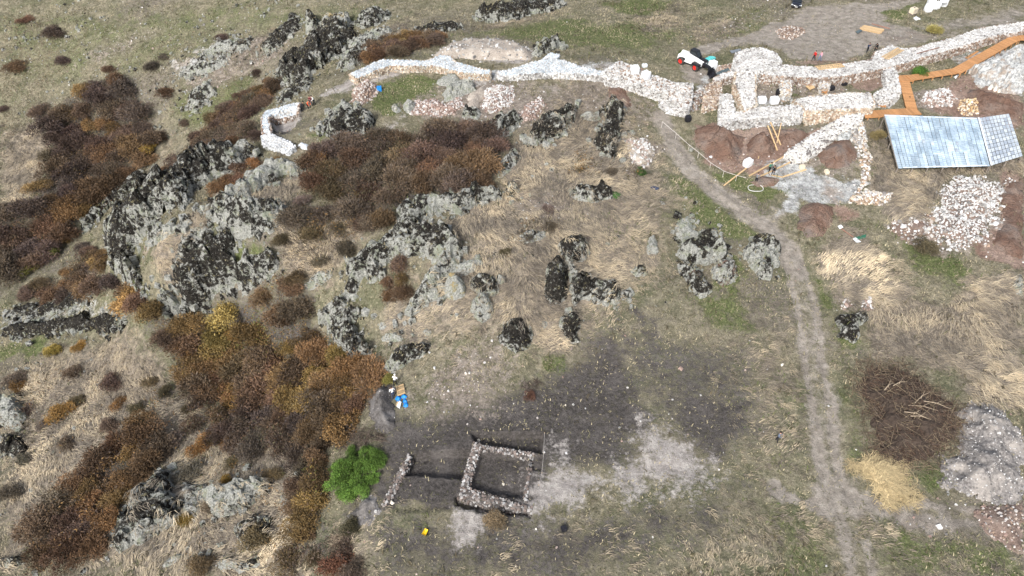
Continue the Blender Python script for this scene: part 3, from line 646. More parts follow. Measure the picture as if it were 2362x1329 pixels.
def inside_pts(W, step, r, jit=.42):
    lo, hi = W.min(0), W.max(0)
    xs = np.arange(lo[0], hi[0], step); ys = np.arange(lo[1], hi[1], step * .87)
    X, Y = np.meshgrid(xs, ys, indexing='ij'); X = X + (np.arange(len(ys)) % 2)[None] * step / 2
    X = (X + r.uniform(-jit, jit, X.shape) * step).ravel(); Y = (Y + r.uniform(-jit, jit, Y.shape) * step).ravel()
    return X, Y
def pick(cols, n, r, var=.16):
    C = np.array(cols)[r.integers(0, len(cols), n)]
    return np.clip(C * r.uniform(1 - var, 1 + var, (n, 1)), 0, .85)
WHITE = [(0.614, 0.614, 0.605), (0.577, 0.567, 0.558), (0.521, 0.512, 0.493), (0.632, 0.632, 0.623), (0.465, 0.446, 0.419), (0.595, 0.586, 0.577), (0.279, 0.26, 0.246)]
CREAM = [(0.607, 0.541, 0.443), (0.541, 0.459, 0.361), (0.64, 0.599, 0.525), (0.426, 0.328, 0.246), (0.492, 0.377, 0.279)]
BROWN = [(0.281, 0.211, 0.164), (0.374, 0.312, 0.265), (0.218, 0.156, 0.125), (0.484, 0.429, 0.382), (0.328, 0.242, 0.187), (0.562, 0.53, 0.499)]
BLUEW = [(0.568, 0.619, 0.662), (0.619, 0.662, 0.697), (0.499, 0.559, 0.611), (0.654, 0.679, 0.697), (0.43, 0.49, 0.533)]
PINKY = [(0.331, 0.245, 0.209), (0.403, 0.324, 0.288), (0.504, 0.461, 0.432), (0.274, 0.194, 0.166), (0.547, 0.526, 0.511)]
GREYS = [(0.328, 0.328, 0.32), (0.452, 0.445, 0.429), (0.234, 0.226, 0.218), (0.546, 0.538, 0.523), (0.172, 0.164, 0.156)]
def wall(label, px, h, cols=WHITE, step=.29, facec=None, core='mortar', name='stone_wall', cat='wall', hin=None, facestep=.27, wob=.12, rough=.2, size=1.0, group=None):
    RI[0] += 1; r = np.random.default_rng(RI[0])
    W = wpoly(px, h if hin is None else hin)
    V, F, c, samp = patch(W, h, .22, rough, 0, 1, s=.2, seed=RI[0] * 7, wob=wob, flat=True, power=1.0, sink=.4)
    root = empty(name, c); tag(root, label, cat, group)
    obj('mortar_core', mesh_np('mortar_core', V, F, True), MAT[core], root)
    X, Y = inside_pts(W, step, r); Z, d = samp(X, Y); k = d > .05
    X, Y, Z = X[k], Y[k], Z[k]; n = len(X)
    P = np.stack([X, Y, Z - .015], -1); S = step * np.stack([r.uniform(.66, 1.05, n), r.uniform(.55, .9, n), r.uniform(.30, .6, n)], -1) * size
    C = pick(cols, n, r, .2) * (.62 + .62 * fbm(X / 1.3, Y / 1.3, RI[0], 3))[:, None]
    big = (d[k] < .45) & (r.uniform(0, 1, n) < .5); S[big] *= 1.45
    # faces
    fp = []
    for i in range(len(W)):
        a, b = W[i], W[(i + 1) % len(W)]; L = np.hypot(*(b - a)); m = int(L / facestep) + 1
        rows = max(1, int(h / (facestep * .8)))
        for q in range(rows):
            t = (np.arange(m) + r.uniform(0, 1, m)) / m
            x = a[0] + (b[0] - a[0]) * t + r.uniform(-.07, .07, m); y = a[1] + (b[1] - a[1]) * t + r.uniform(-.07, .07, m)
            fp.append(np.stack([x, y, ground_z(x, y) + h * (q + .5) / rows + r.uniform(-.05, .05, m)], -1))
    fp = np.concatenate(fp); nf = len(fp)
    fS = facestep * np.stack([r.uniform(.8, 1.2, nf), r.uniform(.7, 1.1, nf), r.uniform(.55, .85, nf)], -1) * size
    fC = pick(facec or cols, nf, r, .22) * (.55 + .6 * fbm(fp[:, 0] / 1.1 + fp[:, 2], fp[:, 1] / 1.1, RI[0] + 2, 3))[:, None]
    P = np.concatenate([P, fp]) - np.array(c); S = np.concatenate([S, fS]); C = np.concatenate([C, fC])
    o = obj('facing_stones', stone_mesh('facing_stones', P, S, C, RI[0]), MAT['stone'], root); tag(o, kind='stuff')
    return root
def heap(label, px, H, cols=None, step=.4, mat='earth_brown', name='rubble_heap', cat='rubble', prof=2.5, dens=1.0, size=(.6, 1.15), power=.8, rough=.35, smooth=True, wob=.9, blocks=0):
    RI[0] += 1; r = np.random.default_rng(RI[0]); W = wpoly(px)
    V, F, c, samp = patch(W, H, prof, rough, blocks, 1.2, seed=RI[0] * 5, wob=wob, power=power)
    root = empty(name, c); tag(root, label, cat)
    obj('mound', mesh_np('mound', V, F, not smooth), MAT[mat], root)
    if cols is not None:
        X, Y = inside_pts(W, step, r, .6); Z, d = samp(X, Y); k = (d > .02) & (r.uniform(0, 1, len(X)) < dens); X, Y, Z = X[k], Y[k], Z[k]; n = len(X)
        if n:
            u = r.uniform(size[0], size[1], (n, 1)) * np.where(r.uniform(0, 1, (n, 1)) < .08, 1.6, 1)
            S = step * u * np.stack([r.uniform(.8, 1.2, n), r.uniform(.6, 1, n), r.uniform(.45, .9, n)], -1)
            P = np.stack([X, Y, Z + S[:, 2] * .2], -1) - np.array(c)
            tag(obj('stones', stone_mesh('stones', P, S, pick(cols, n, r, .22), RI[0]), MAT['stone'], root), kind='stuff')
    return root
# ------------------------------------------------------------------ rocks
PALE, MIX, DARK, VDARK, RED = (.48, 0, .05), (.43, 0, .05), (.39, .0, .05), (.35, 0, 0), (.41, .46, .05)
rock('long dark cliff crest forming the outer left edge of the rocky promontory', [(252,575),(275,522),(330,465),(400,425),(450,395),(520,370),(585,342),(603,360),(560,390),(500,415),(450,440),(425,480),(365,500),(342,540),(315,565),(305,600),(335,655),(395,695),(430,728),(395,722),(330,680),(285,655),(262,610)], 2.6, (.36,.05,.05), 'rock_outcrop', prof=1.4, blocks=.6, cell=2.2)
rock('huge black rock face at the front of the promontory with pale lichen rim', [(405,603),(427,569),(454,552),(491,545),(528,540),(555,575),(545,592),(583,599),(637,584),(640,609),(612,643),(580,664),(522,664),(501,687),(481,711),(437,728),(420,697),(408,657)], 2.4, (.35,.0,.03), 'rock_outcrop', prof=1.6, blocks=.6, cell=2.0)
rock('black domed rocks with white lichen edges on top of the promontory', [(481,486),(501,470),(528,464),(576,477),(637,482),(660,481),(645,508),(625,535),(592,552),(572,562),(542,558),(515,528),(485,511)], 1.7, DARK, 'rock_outcrop', blocks=.5, cell=1.8)
rock('pale lichened rock ridge along the upper edge of the promontory', [(455,490),(530,452),(570,420),(620,390),(660,378),(692,392),(695,410),(660,406),(620,430),(585,448),(545,468),(500,480)], 1.3, PALE, 'rock_outcrop')
rock('grey lichened rock in the dry grass strip of the promontory', [(425,560),(440,535),(470,520),(500,525),(490,545),(455,556)], 1.0, PALE)
rock('stepped grey rock band on the left shoulder of the promontory', [(340,545),(360,530),(400,520),(430,505),(440,515),(400,545),(360,565),(340,575)], .9, MIX)
rock('long lichened rock ridge north of the grassy hollow in the middle', [(910,540),(928,482),(970,466),(1015,470),(1068,452),(1130,445),(1190,446),(1120,467),(1078,492),(1017,492),(970,520),(930,545)], 1.7, (.375,0,.05), 'rock_outcrop', blocks=.55)
rock('broad lichened rock slope falling to the left in the middle of the hill', [(798,668),(803,628),(828,585),(868,560),(920,540),(970,540),(1040,538),(1068,590),(1040,615),(1000,618),(960,592),(900,590),(882,640),(840,652),(812,690),(795,700)], 1.7, (.385,0,.05), 'rock_outcrop', blocks=.6, cell=1.9)
rock('diagonal dark rock slab left of the round yellow boulder', [(932,728),(955,685),(985,645),(1030,612),(1062,600),(1058,625),(1020,655),(1010,690),(985,702),(955,730)], 1.4, DARK, 'rock_outcrop')
rock('pale mint boulder ridge above the yellow boulder', ell(1075,618,36,14,-20), .9, (.50,0,.1))
rock('small round pale boulder at the head of the boulder ridge', ell(1102,600,13,14), .9, (.52,0,.05))
rock('round pale boulder with yellow lichen in the middle of the slope', ell(1048,668,30,28), 1.7, (.49,0,.42), blocks=.1, prof=1.5, power=.5)
rock('dark boulder with tan spots right of the yellow lichen boulder', ell(1118,662,38,27), 1.6, (.35,0,.35), blocks=.15, prof=1.5, power=.5)
rock('squarish mottled boulder below the dark tan spotted boulder', ell(1112,716,26,32), 1.2, MIX, blocks=.3)
rock('small dark rock at the right end of the mottled boulder group', ell(1150,645,15,12), .7, DARK)
rock('lichened rock rib on the lower left edge of the hill above the thicket', [(735,737),(790,692),(832,720),(822,750),(842,790),(862,820),(830,838),(800,836),(785,800),(765,775)], 1.5, (.37,0,.05), 'rock_outcrop')
rock('low rock ledge above the workers and blue tarpaulins', [(885,852),(898,825),(950,800),(995,792),(1000,806),(975,825),(940,845),(905,862)], 1.0, (.36,0,.15), 'rock_outcrop')
rock('dark rounded rock in the grass on the lower left hill edge', ell(815,778,20,20), .9, DARK)
rock('oval pale rock in the dry grass above the low ledge', ell(905,780,24,11), .7, PALE)
rock('small grey rock right of the oval pale rock', ell(985,768,12,10), .6, MIX)
rock('tiny pale rock above the oval pale rock', ell(880,752,11,9), .5, PALE)
rock('black flat topped boulder at the head of the black boulder cluster', [(1282,570),(1300,560),(1345,562),(1362,585),(1350,602),(1330,605),(1325,620),(1305,615),(1290,590)], 1.7, VDARK, blocks=.2)
rock('tall black oval boulder with lichen rim left in the black cluster', ell(1282,658,32,52,4), 1.9, (.30,0,.15), blocks=.2, prof=1.5)
rock('wide black slab with pale right end in the black cluster', [(1312,615),(1345,640),(1400,660),(1436,680),(1430,702),(1388,706),(1345,692),(1325,720),(1312,690)], 1.5, (.36,0,.05), blocks=.35)
rock('dark lower boulder at the foot of the black cluster', [(1290,735),(1325,720),(1340,745),(1330,775),(1342,790),(1320,795),(1300,780),(1285,755)], 1.2, (.33,0,0), blocks=.4)
rock('dark squat boulder with white specks below the dry grass streak', ell(1188,778,42,38), 1.1, (.32,.12,0), blocks=.35)
rock('small speckled rock left of the black cluster foot', ell(1256,748,11,11), .6, PALE)
rock('low pale rock beside the rubble strip above the black cluster', ell(1225,547,40,13,-10), .8, (.42,0,.1))
rock('small dark rock right of the black cluster in dry grass', ell(1475,628,19,15), .9, VDARK)
rock('upright pale mint boulder between black cluster and path boulders', ell(1504,568,17,22), 1.3, (.54,0,0), blocks=.1)
rock('flat bluish grey rocks at the top of the path boulder group', [(1555,540),(1565,510),(1585,497),(1600,510),(1595,535),(1625,535),(1650,528),(1655,545),(1620,560),(1570,560)], .8, (.54,0,0))
rock('large black and pale mint boulder in the path boulder group', [(1556,580),(1580,558),(1620,552),(1660,570),(1682,592),(1672,610),(1640,605),(1600,612),(1565,604)], 1.7, (.37,.05,0), blocks=.3)
rock('dark slab with reddish flanks lowest in the path boulder group', [(1558,605),(1592,612),(1625,640),(1645,672),(1618,688),(1592,672),(1580,642),(1562,630)], 1.3, (.34,.36,0))
rock('reddish boulder with dark lichen cap in the path boulder group', ell(1672,632,36,28,10), 1.2, (.36,.46,.05), blocks=.3)
rock('white and black lichened boulder with reddish foot beside the track', [(1712,590),(1728,560),(1755,556),(1785,570),(1802,580),(1796,600),(1785,625),(1780,650),(1752,640),(1728,615)], 1.7, (.39,.3,0), blocks=.3)
rock('lone black and white boulder right of the track', [(1925,740),(1940,722),(1965,728),(2005,728),(2008,742),(1985,752),(1985,778),(1965,792),(1945,785),(1920,778),(1935,762)], 1.4, (.355,0,0), blocks=.35)
rock('black rock cluster in the green grass above the rubble strip', [(1312,440),(1350,430),(1385,432),(1418,440),(1415,460),(1380,470),(1340,468),(1318,455)], 1.2, (.36,0,.05))
rock('tall black rock spine left of the track top', [(1385,258),(1420,248),(1440,275),(1437,318),(1415,368),(1385,352),(1365,335),(1390,312),(1400,285)], 1.9, (.33,0,.2), 'rock_outcrop')
rock('pale weathered rock left of the tall black spine', ell(1360,270,24,9,10), .7, PALE)
rock('black diagonal rock ridge below the stone curtain wall', [(1208,332),(1238,292),(1290,266),(1338,248),(1318,280),(1285,320),(1240,338)], 1.6, (.35,0,.05), 'rock_outcrop')
rock('dark split rock at the upper right end of the brown thicket', [(1122,298),(1150,275),(1185,268),(1206,280),(1182,312),(1150,322)], 1.5, DARK)
rock('dark rock above the brown thicket beside the pink rubble', ell(1088,268,24,13,-10), 1.2, DARK)
rock('small dark rock on the bank above the brown thicket', ell(1042,297,22,12), 1.0, (.36,0,.1))
rock('long dark rock rib right of the brown thicket', [(1150,385),(1175,350),(1195,345),(1205,365),(1175,400),(1150,410)], 1.0, DARK)
rock('pale flat topped rock beside the pink stone heap', [(1018,218),(1040,200),(1090,194),(1097,210),(1060,226),(1022,238)], 1.2, (.44,0,.05))
rock('smooth mint grey rock slab inside the walled terrace', ell(1035,186,30,14,-12), .6, (.56,0,0), blocks=.1)
rock('dark craggy rocks below the small green terrace', [(745,315),(770,290),(800,262),(835,258),(866,280),(852,310),(812,318),(795,330),(765,325)], 1.6, (.35,0,.15), 'rock_outcrop')
rock('lichened rock edge along the lower side of the north trench', [(725,300),(760,262),(785,240),(812,238),(820,255),(790,265),(760,290),(735,310)], .9, (.41,0,.05))
rock('pale boulder at the left end of the pink stone heap', ell(915,252,14,9), .8, PALE)
rock('small black boulder touching the pink stone heap', ell(944,250,14,13), 1.0, DARK)
rock('black pinnacle rock on the far ridge with orange neighbour', ell(722,62,16,22), 2.4, VDARK, blocks=.25)
rock('ochre and orange lichened rock on the far ridge', [(738,78),(745,52),(780,42),(815,50),(805,75),(765,85)], 1.8, (.42,.1,.46))
rock('long lichened rock behind the orange lichened rock', [(815,60),(840,35),(880,28),(900,38),(880,55),(845,68)], 1.4, (.38,0,.2))
rock('steep dark rock face on the far left ridge', [(640,172),(700,122),(742,88),(800,78),(832,92),(800,118),(760,142),(705,186),(655,198)], 2.0, (.33,0,.05), 'rock_outcrop', blocks=.6, cell=2.2)
rock('dark rock below the steep face left of the bronze shrubs', [(780,150),(820,118),(850,112),(860,128),(820,150),(790,165)], 1.2, DARK)
rock('lichened rock between the bronze shrubs and the far ridge', [(800,112),(850,85),(905,72),(912,82),(860,105),(815,125)], 1.1, MIX)
rock('slim dark rock in the far meadow above the bronze shrubs', ell(1012,68,52,9,-6), .9, (.33,0,.1))
rock('long black rock ledge near the top centre of the far meadow', [(1098,38),(1140,26),(1200,12),(1290,6),(1296,18),(1225,36),(1150,52),(1110,48)], 1.4, (.34,0,.1), 'rock_outcrop')
rock('dark rock with ochre lichen behind the sheeted wall', [(1222,128),(1245,104),(1290,98),(1302,108),(1275,118),(1242,132)], 1.3, (.37,0,.36))
rock('narrow dark rock ledge along the stream gully at left', [(185,525),(220,480),(270,440),(325,395),(335,405),(290,450),(240,490),(205,530)], 1.0, (.34,0,0), 'rock_outcrop')
rock('pale grey rock outcrop on the far left slope above the thicket', [(430,250),(450,205),(480,190),(500,215),(470,240),(450,265)], 1.1, (.40,0,.05))
rock('speckled grey rocks on the far left meadow', [(420,170),(470,140),(520,125),(530,145),(480,170),(430,185)], .7, (.42,0,.05))
rock('broken grey rocks high on the far left slope', [(460,130),(510,95),(580,90),(575,112),(520,125)], .7, (.42,0,.05))
rock('dark rock strip below the far ridge on the left slope', [(600,110),(640,70),(690,40),(700,60),(650,105),(615,135)], .8, (.34,0,.05))
rock('dark rock on the left slope above the orange hedge', [(640,230),(690,185),(720,175),(715,200),(670,230),(645,245)], .9, (.35,0,.1))
rock('pale mint rock at the left picture edge', ell(28,955,38,36), 1.4, (.50,0,.05))
rock('black speckled rock below the pale mint rock at the left edge', ell(28,1030,42,28), 1.3, (.33,0,0))
rock('dark wet rock shelf in the left valley', [(0,770),(60,745),(150,735),(260,728),(290,742),(240,765),(140,772),(40,785)], .9, (.28,0,0), 'rock_outcrop')
rock('purple grey rock shelf at the left valley edge', [(0,735),(60,700),(180,675),(215,685),(160,715),(60,735)], .7, (.33,.12,0), 'rock_outcrop')
rock('large lichen striped rock dome in the lower left', [(255,1262),(265,1220),(310,1160),(345,1115),(380,1080),(405,1108),(422,1160),(412,1202),(380,1232),(330,1252),(280,1276)], 2.0, (.385,0,0), 'rock_outcrop', blocks=.35, prof=2.0)
rock('pale lichened rock nose right of the striped dome', [(470,1152),(500,1130),(560,1114),(622,1108),(612,1132),(572,1172),(522,1192),(490,1192)], 1.5, (.45,0,.12), 'rock_outcrop')
rock('grey rock joining the striped dome and the pale nose', [(415,1120),(450,1105),(490,1120),(470,1150),(455,1200),(425,1190)], .9, MIX)
rock('dark lichened rock in the scrub below the pale nose', [(540,1215),(590,1185),(635,1195),(620,1250),(570,1270),(548,1250)], 1.1, (.345,0,.05))
rock('low white streaked rock at the bottom left', [(490,1295),(540,1285),(610,1280),(600,1310),(550,1322),(500,1312)], .8, (.40,0,.05))
rock('dark rock tongue at the bottom left picture corner', ell(22,1298,42,13,-8), .8, (.35,0,0))
rock('narrow rock rib in the grass left of the white streaked rock', ell(400,1292,34,9,-28), .7, MIX)
rock('small pale rock among the scrub by the bare grey track', ell(655,1165,12,22), .7, PALE)
rock('grey speckled rock in the scrub between promontory and hill', [(700,660),(735,625),(770,620),(768,640),(735,660),(710,672)], .8, (.42,0,0))
rock('dark rock tucked behind the thicket edge on the left hill shoulder', [(735,720),(770,690),(800,668),(800,690),(765,720)], 1.0, DARK)
# bare red-brown bedrock
rock('large bare red brown bedrock hump below the fort west corner', [(1598,300),(1640,282),(1690,305),(1720,318),(1712,350),(1700,385),(1662,375),(1625,355),(1603,335)], 2.3, (0,0,0), 'bedrock_hump', prof=3, rough=.9, blocks=.45, cell=2.6, mat='red_rock', smooth=True, power=.8)
rock('brown bedrock bulge under the leaning beams', [(1722,330),(1745,308),(1775,315),(1790,340),(1780,362),(1745,368),(1722,355)], 2.4, (0,0,0), 'bedrock_hump', prof=2.4, rough=.7, blocks=.4, cell=3, mat='red_rock', smooth=True, power=.7)
rock('brown bedrock step under the middle of the south fort wall', [(1790,300),(1850,300),(1870,310),(1840,335),(1800,335)], .9, (0,0,0), 'bedrock_hump', prof=1.5, rough=.3, blocks=.25, cell=3, mat='red_rock', smooth=True)
rock('lone brown rock dome between the diagonal wall and rubble bank', ell(1933,357,48,36,-5), 2.0, (0,0,0), 'bedrock_hump', prof=3.2, rough=.6, blocks=.25, cell=3, mat='red_rock', smooth=True, power=.7)
rock('smooth brown rock dome right of the track bend', [(1838,510),(1850,475),(1880,465),(1920,478),(1925,510),(1900,545),(1862,550),(1840,530)], 1.3, (0,0,0), 'bedrock_hump', prof=2.5, rough=.6, blocks=.3, cell=3, mat='red_rock', smooth=True, power=.7)
rock('reddish bedrock flat by the path below the people', [(1725,420),(1760,405),(1800,415),(1785,430),(1745,432)], .5, (0,0,0), 'bedrock_hump', prof=1.2, rough=.3, blocks=.2, mat='red_rock', smooth=True)
rock('small bare red rock in the grass left of the track top', [(1398,205),(1440,196),(1458,246),(1412,248)], .5, (0,0,0), 'bedrock_hump', prof=1.5, rough=.3, blocks=.2, mat='red_rock', smooth=True)
rock('bare brown bedrock at the right picture edge below the shelter', [(2300,450),(2330,420),(2362,410),(2362,520),(2362,600),(2320,590),(2290,560),(2310,500)], 1.2, (0,0,0), 'bedrock_hump', prof=3, rough=.8, blocks=.4, cell=3, mat='red_rock', smooth=True)
rock('pinkish bedrock slope beside the boardwalk at the right edge', [(2215,250),(2235,205),(2280,215),(2362,240),(2362,290),(2280,262)], 1.0, (0,0,0), 'bedrock_hump', prof=2.5, rough=.8, blocks=.4, cell=3, mat='red_rock', smooth=True)
rock('pale blue grey bedrock mass below the boardwalk end', [(2230,165),(2290,140),(2362,105),(2362,215),(2325,215),(2290,200),(2255,190)], 1.5, (0,0,0), 'rock_outcrop', prof=2.0, rough=.8, blocks=.5, cell=2, mat='grey_rock')
rock('pale grey bedrock patch left of the row of white boulders', ell(2262,190,16,14), .6, (0,0,0), mat='grey_rock', prof=1)
rock('grey bedrock slab between the diagonal wall and brown dome', [(1930,300),(1975,280),(1985,300),(1950,330),(1925,325)], .5, (0,0,0), mat='grey_rock', prof=1)
rock('dark low rock in the lower right dry grass slope', [(2330,655),(2345,630),(2362,640),(2362,690),(2345,680)], .7, DARK)

# ------------------------------------------------------------------ stone walls
MUTED = [(.22,.18,.16),(.29,.255,.235),(.16,.14,.125),(.38,.36,.345),(.20,.16,.14),(.46,.45,.435)]
wall('white rounded bastion of rubble masonry at the fort north west corner', [(1700,160),(1694,140),(1698,122),(1722,112),(1760,110),(1788,120),(1802,138),(1800,150),(1795,157),(1745,166)], 2.0)
wall('long white curtain wall closing the fort on the far side', [(1802,148),(1870,153),(1930,150),(2010,136),(2018,120),(2055,104),(2085,112),(2120,108),(2200,86),(2262,64),(2330,54),(2362,50),(2362,72),(2300,82),(2230,104),(2160,124),(2080,148),(2030,160),(1960,174),(1880,180),(1800,176),(1742,170)], 1.5, facec=BROWN)
wall('thick white cross wall running down from the bastion', [(1698,166),(1742,170),(1743,205),(1746,242),(1715,256),(1704,220),(1694,190)], 1.6, facec=CREAM)
wall('white L shaped south wall at the fort west corner', [(1662,216),(1686,217),(1692,240),(1699,260),(1746,246),(1830,241),(1853,246),(1850,268),(1780,271),(1700,279),(1661,287)], 1.4)
wall('white south wall of the fort next to the boardwalk', [(1828,231),(1868,221),(1960,213),(2008,213),(2018,236),(2014,250),(1930,252),(1856,256),(1854,246)], 1.5, facec=CREAM)
wall('creamy lower face course below the fort south wall', [(1855,266),(1985,258),(1988,266),(1930,272),(1858,280)], .7, cols=CREAM, core='mortar_brown')
wall('white east wall closing the fort beside the boardwalk landing', [(2040,158),(2062,150),(2072,180),(2078,212),(2058,230),(2025,228),(2018,216),(2050,196)], 1.4)
wall('brownish ruined outer wall stub at the fort entrance', [(1632,195),(1662,186),(1664,212),(1660,236),(1622,246),(1626,214)], 1.1, cols=CREAM + BROWN, core='mortar_brown', rough=.6)
wall('whitish narrow wall joining the entrance stub to the bastion', [(1646,180),(1672,166),(1694,162),(1698,172),(1676,180),(1650,190)], 1.2, facec=BROWN)
wall('free standing cream pier in the fort courtyard', [(1803,186),(1824,185),(1825,214),(1808,222),(1802,205)], 1.2, cols=CREAM + WHITE)
wall('small stub of masonry beside the stacked beams', [(1892,189),(1912,188),(1914,200),(1894,203)], 1.1, cols=CREAM + WHITE)
wall('rubble topped curtain wall descending to the track', [(1392,164),(1428,140),(1452,148),(1492,168),(1560,190),(1598,192),(1596,232),(1586,250),(1560,240),(1528,214),(1470,192),(1400,176)], 1.6, cols=BROWN + WHITE, facec=WHITE, rough=.7)
wall('short tumbled wall end beside the track top', [(1524,226),(1556,240),(1588,250),(1575,262),(1545,256),(1522,240)], .6, cols=WHITE)
wall('sheet covered wall along the north west terrace', [(806,170),(850,150),(882,138),(935,138),(968,140),(990,136),(1012,128),(1040,128),(1048,140),(1080,150),(1132,162),(1130,172),(1060,166),(1000,152),(960,152),(900,152),(868,162),(822,182)], 1.1, cols=BLUEW, facec=CREAM, size=.95)
wall('pale blue topped curtain wall left of the rubble wall', [(1146,164),(1190,156),(1230,142),(1272,134),(1300,138),(1340,152),(1392,166),(1398,176),(1330,170),(1270,168),(1200,172),(1152,174)], 1.0, cols=BLUEW, facec=WHITE)
wall('pale blue sheeted masonry on the rock behind the curtain wall', [(1248,138),(1268,122),(1290,124),(1282,136)], .6, cols=BLUEW)
wall('white sheeted wall around the north west trench', [(690,236),(676,239),(640,250),(612,256),(604,270),(606,306),(622,312),(625,298),(618,272),(626,264),(660,256),(688,248)], .9, cols=BLUEW, facec=BROWN)
wall('bright white bagged wall at the lower end of the trench', [(603,312),(625,308),(668,326),(680,335),(665,345),(640,338),(606,328)], 1.0, cols=[(.7,.72,.74),(.66,.68,.70)])
wall('white sloping diagonal wall with dark inset stones', [(1812,352),(1850,326),(1905,290),(1955,264),(1992,262),(1985,282),(1940,300),(1900,335),(1860,362),(1830,364)], .9, cols=[(.64,.63,.61),(.6,.59,.57),(.66,.65,.63),(.54,.52,.48),(.2,.18,.17)], size=1.1)
wall('stone foundation wall on the west side of the excavated room', [(1094,1020),(1110,1027),(1082,1122),(1062,1138),(1070,1102)], .16, cols=MUTED, step=.23, facestep=.2, core='earth_dark', hin=0)
wall('stone foundation wall on the north side of the excavated room', [(1111,1029),(1231,1047),(1229,1056),(1110,1039)], .14, cols=MUTED, step=.23, facestep=.2, core='earth_dark', hin=0)
wall('stone foundation wall on the south side of the excavated room', [(1056,1143),(1082,1128),(1226,1172),(1223,1186),(1058,1150)], .18, cols=MUTED, step=.23, facestep=.2, core='earth_dark', hin=0)
wall('narrow stone foundation left of the sunken pit', [(943,1050),(951,1056),(922,1118),(900,1160),(882,1170),(905,1118)], .2, cols=MUTED, step=.23, facestep=.2, core='earth_dark', hin=0)

wall('faint stone edge closing the excavated room on the east', [(1224,1054),(1228,1055),(1213,1158),(1209,1157)], .06, cols=MUTED, step=.26, facestep=.25, core='earth_dark', hin=0)
# ------------------------------------------------------------------ heaps
heap('big white stone heap below the sheet roofed shelter', [(2165,450),(2195,408),(2250,404),(2300,420),(2312,460),(2300,510),(2260,545),(2240,575),(2190,580),(2165,560),(2150,520)], 1.3, WHITE + GREYS + WHITE[:3], .25, 'earth_brown', prof=5, dens=.9, wob=3.0, power=1.0)
heap('thin spread of white and brown stones left of the big heap', [(2035,520),(2090,505),(2155,485),(2165,560),(2120,568),(2080,550)], .25, WHITE + BROWN, .3, 'earth_brown', prof=2, dens=.4, wob=3.0)
heap('sparse white stones on the brown rock right of the big heap', [(2305,420),(2335,410),(2345,470),(2320,530),(2270,570),(2300,510)], .25, WHITE + BROWN, .3, 'earth_brown', prof=2, dens=.4, wob=2.5)
heap('creamy rubble bank along the right side of the diagonal wall', [(1965,285),(1990,280),(2000,320),(2012,370),(2000,420),(1985,455),(1960,470),(1985,420),(1990,380),(1982,330)], .8, CREAM + WHITE, .30, 'mortar_brown', prof=1.2)
heap('pile of cream stones at the foot of the rubble bank', [(1968,455),(2000,440),(2060,448),(2065,460),(2020,475),(1980,472)], .6, CREAM + WHITE, .30, 'mortar_brown', prof=1.2)
heap('loose pale rubble at the inner end of the diagonal wall', [(1950,300),(1985,285),(1990,340),(1985,375),(1965,330)], .5, WHITE + GREYS, .34, 'earth_pale', prof=1.2, dens=.8)
heap('brown and white stone heap on the green terrace', [(808,238),(815,205),(840,190),(870,195),(876,215),(855,235),(830,245)], 1.3, BROWN + PINKY, .28, 'earth_brown', prof=2)
heap('pink stone heap above the brown thicket', [(945,265),(960,235),(1000,228),(1030,240),(1060,225),(1072,245),(1050,265),(1000,270)], .7, PINKY, .28, 'earth_brown', prof=2)
heap('pinkish stone scatter on the slope below the sheeted wall', [(1110,250),(1118,210),(1150,196),(1190,200),(1188,225),(1165,255),(1130,262)], .8, PINKY + WHITE, .27, 'earth_brown', prof=2)
heap('rusty pink rubble slope left of the curtain wall', [(1190,270),(1215,240),(1250,225),(1262,250),(1240,275),(1205,285)], .5, PINKY, .28, 'earth_brown', prof=1.5, dens=.7)
heap('pale spoil fan between the two pink stone heaps', [(1070,250),(1085,215),(1118,195),(1125,210),(1105,245),(1085,258)], .6, None, mat='earth_pale', name='spoil_heap', cat='soil', prof=1.5)
heap('grey spoil bank behind the sheeted wall', [(995,128),(1030,108),(1080,95),(1150,95),(1200,105),(1235,120),(1225,140),(1150,140),(1060,135),(1010,138)], 1.0, GREYS, .3, 'earth_pale', name='spoil_heap', cat='soil', prof=2, dens=.12)
heap('heap of brown and white stones beside the telehandler', [(1650,158),(1690,148),(1692,160),(1665,170)], .5, BROWN, .3, 'earth_brown', prof=1)
heap('dark rubble slope between the track and the fort entrance', [(1595,215),(1625,200),(1622,235),(1612,255),(1592,262)], .5, BROWN + GREYS, .32, 'earth_brown', prof=1)
heap('pebbly rubble pile right of the boardwalk', [(2120,235),(2140,212),(2185,205),(2205,225),(2200,245),(2150,248)], .6, PINKY + WHITE, .3, 'earth_brown', prof=1.5)
heap('yellowish brown stone pile by the shelter corner', [(2205,250),(2215,232),(2250,228),(2265,245),(2255,265),(2220,266)], .8, [(.5,.36,.2),(.62,.5,.34),(.42,.28,.16),(.72,.64,.52)], .27, 'earth_brown', prof=1.5)
heap('brown rubble by the parking place road', [(1790,72),(1815,60),(1850,62),(1858,78),(1830,92),(1800,90)], .4, BROWN, .3, 'earth_brown', prof=1.5, dens=.6)
heap('small brown stone scatter right of the track', [(1935,695),(1955,685),(1968,700),(1955,718),(1938,712)], .25, PINKY, .25, 'earth_brown', prof=1, dens=.7)
heap('small white flecked stone scatter above the lone boulder', [(1990,695),(2010,688),(2020,712),(2002,722),(1990,712)], .25, PINKY + WHITE, .25, 'earth_brown', prof=1, dens=.8)
heap('pale rubble with white blocks left of the track', [(1445,320),(1490,318),(1510,345),(1498,385),(1455,378)], .35, PINKY + WHITE, .28, 'earth_pale', prof=1, dens=.5)
heap('rounded dark soil heap beside the excavation edge', [(850,965),(848,925),(865,892),(895,880),(912,895),(910,940),(915,985),(895,1002),(862,995)], 2.4, None, mat='earth_dark', name='spoil_heap', cat='soil', prof=3, power=.9)
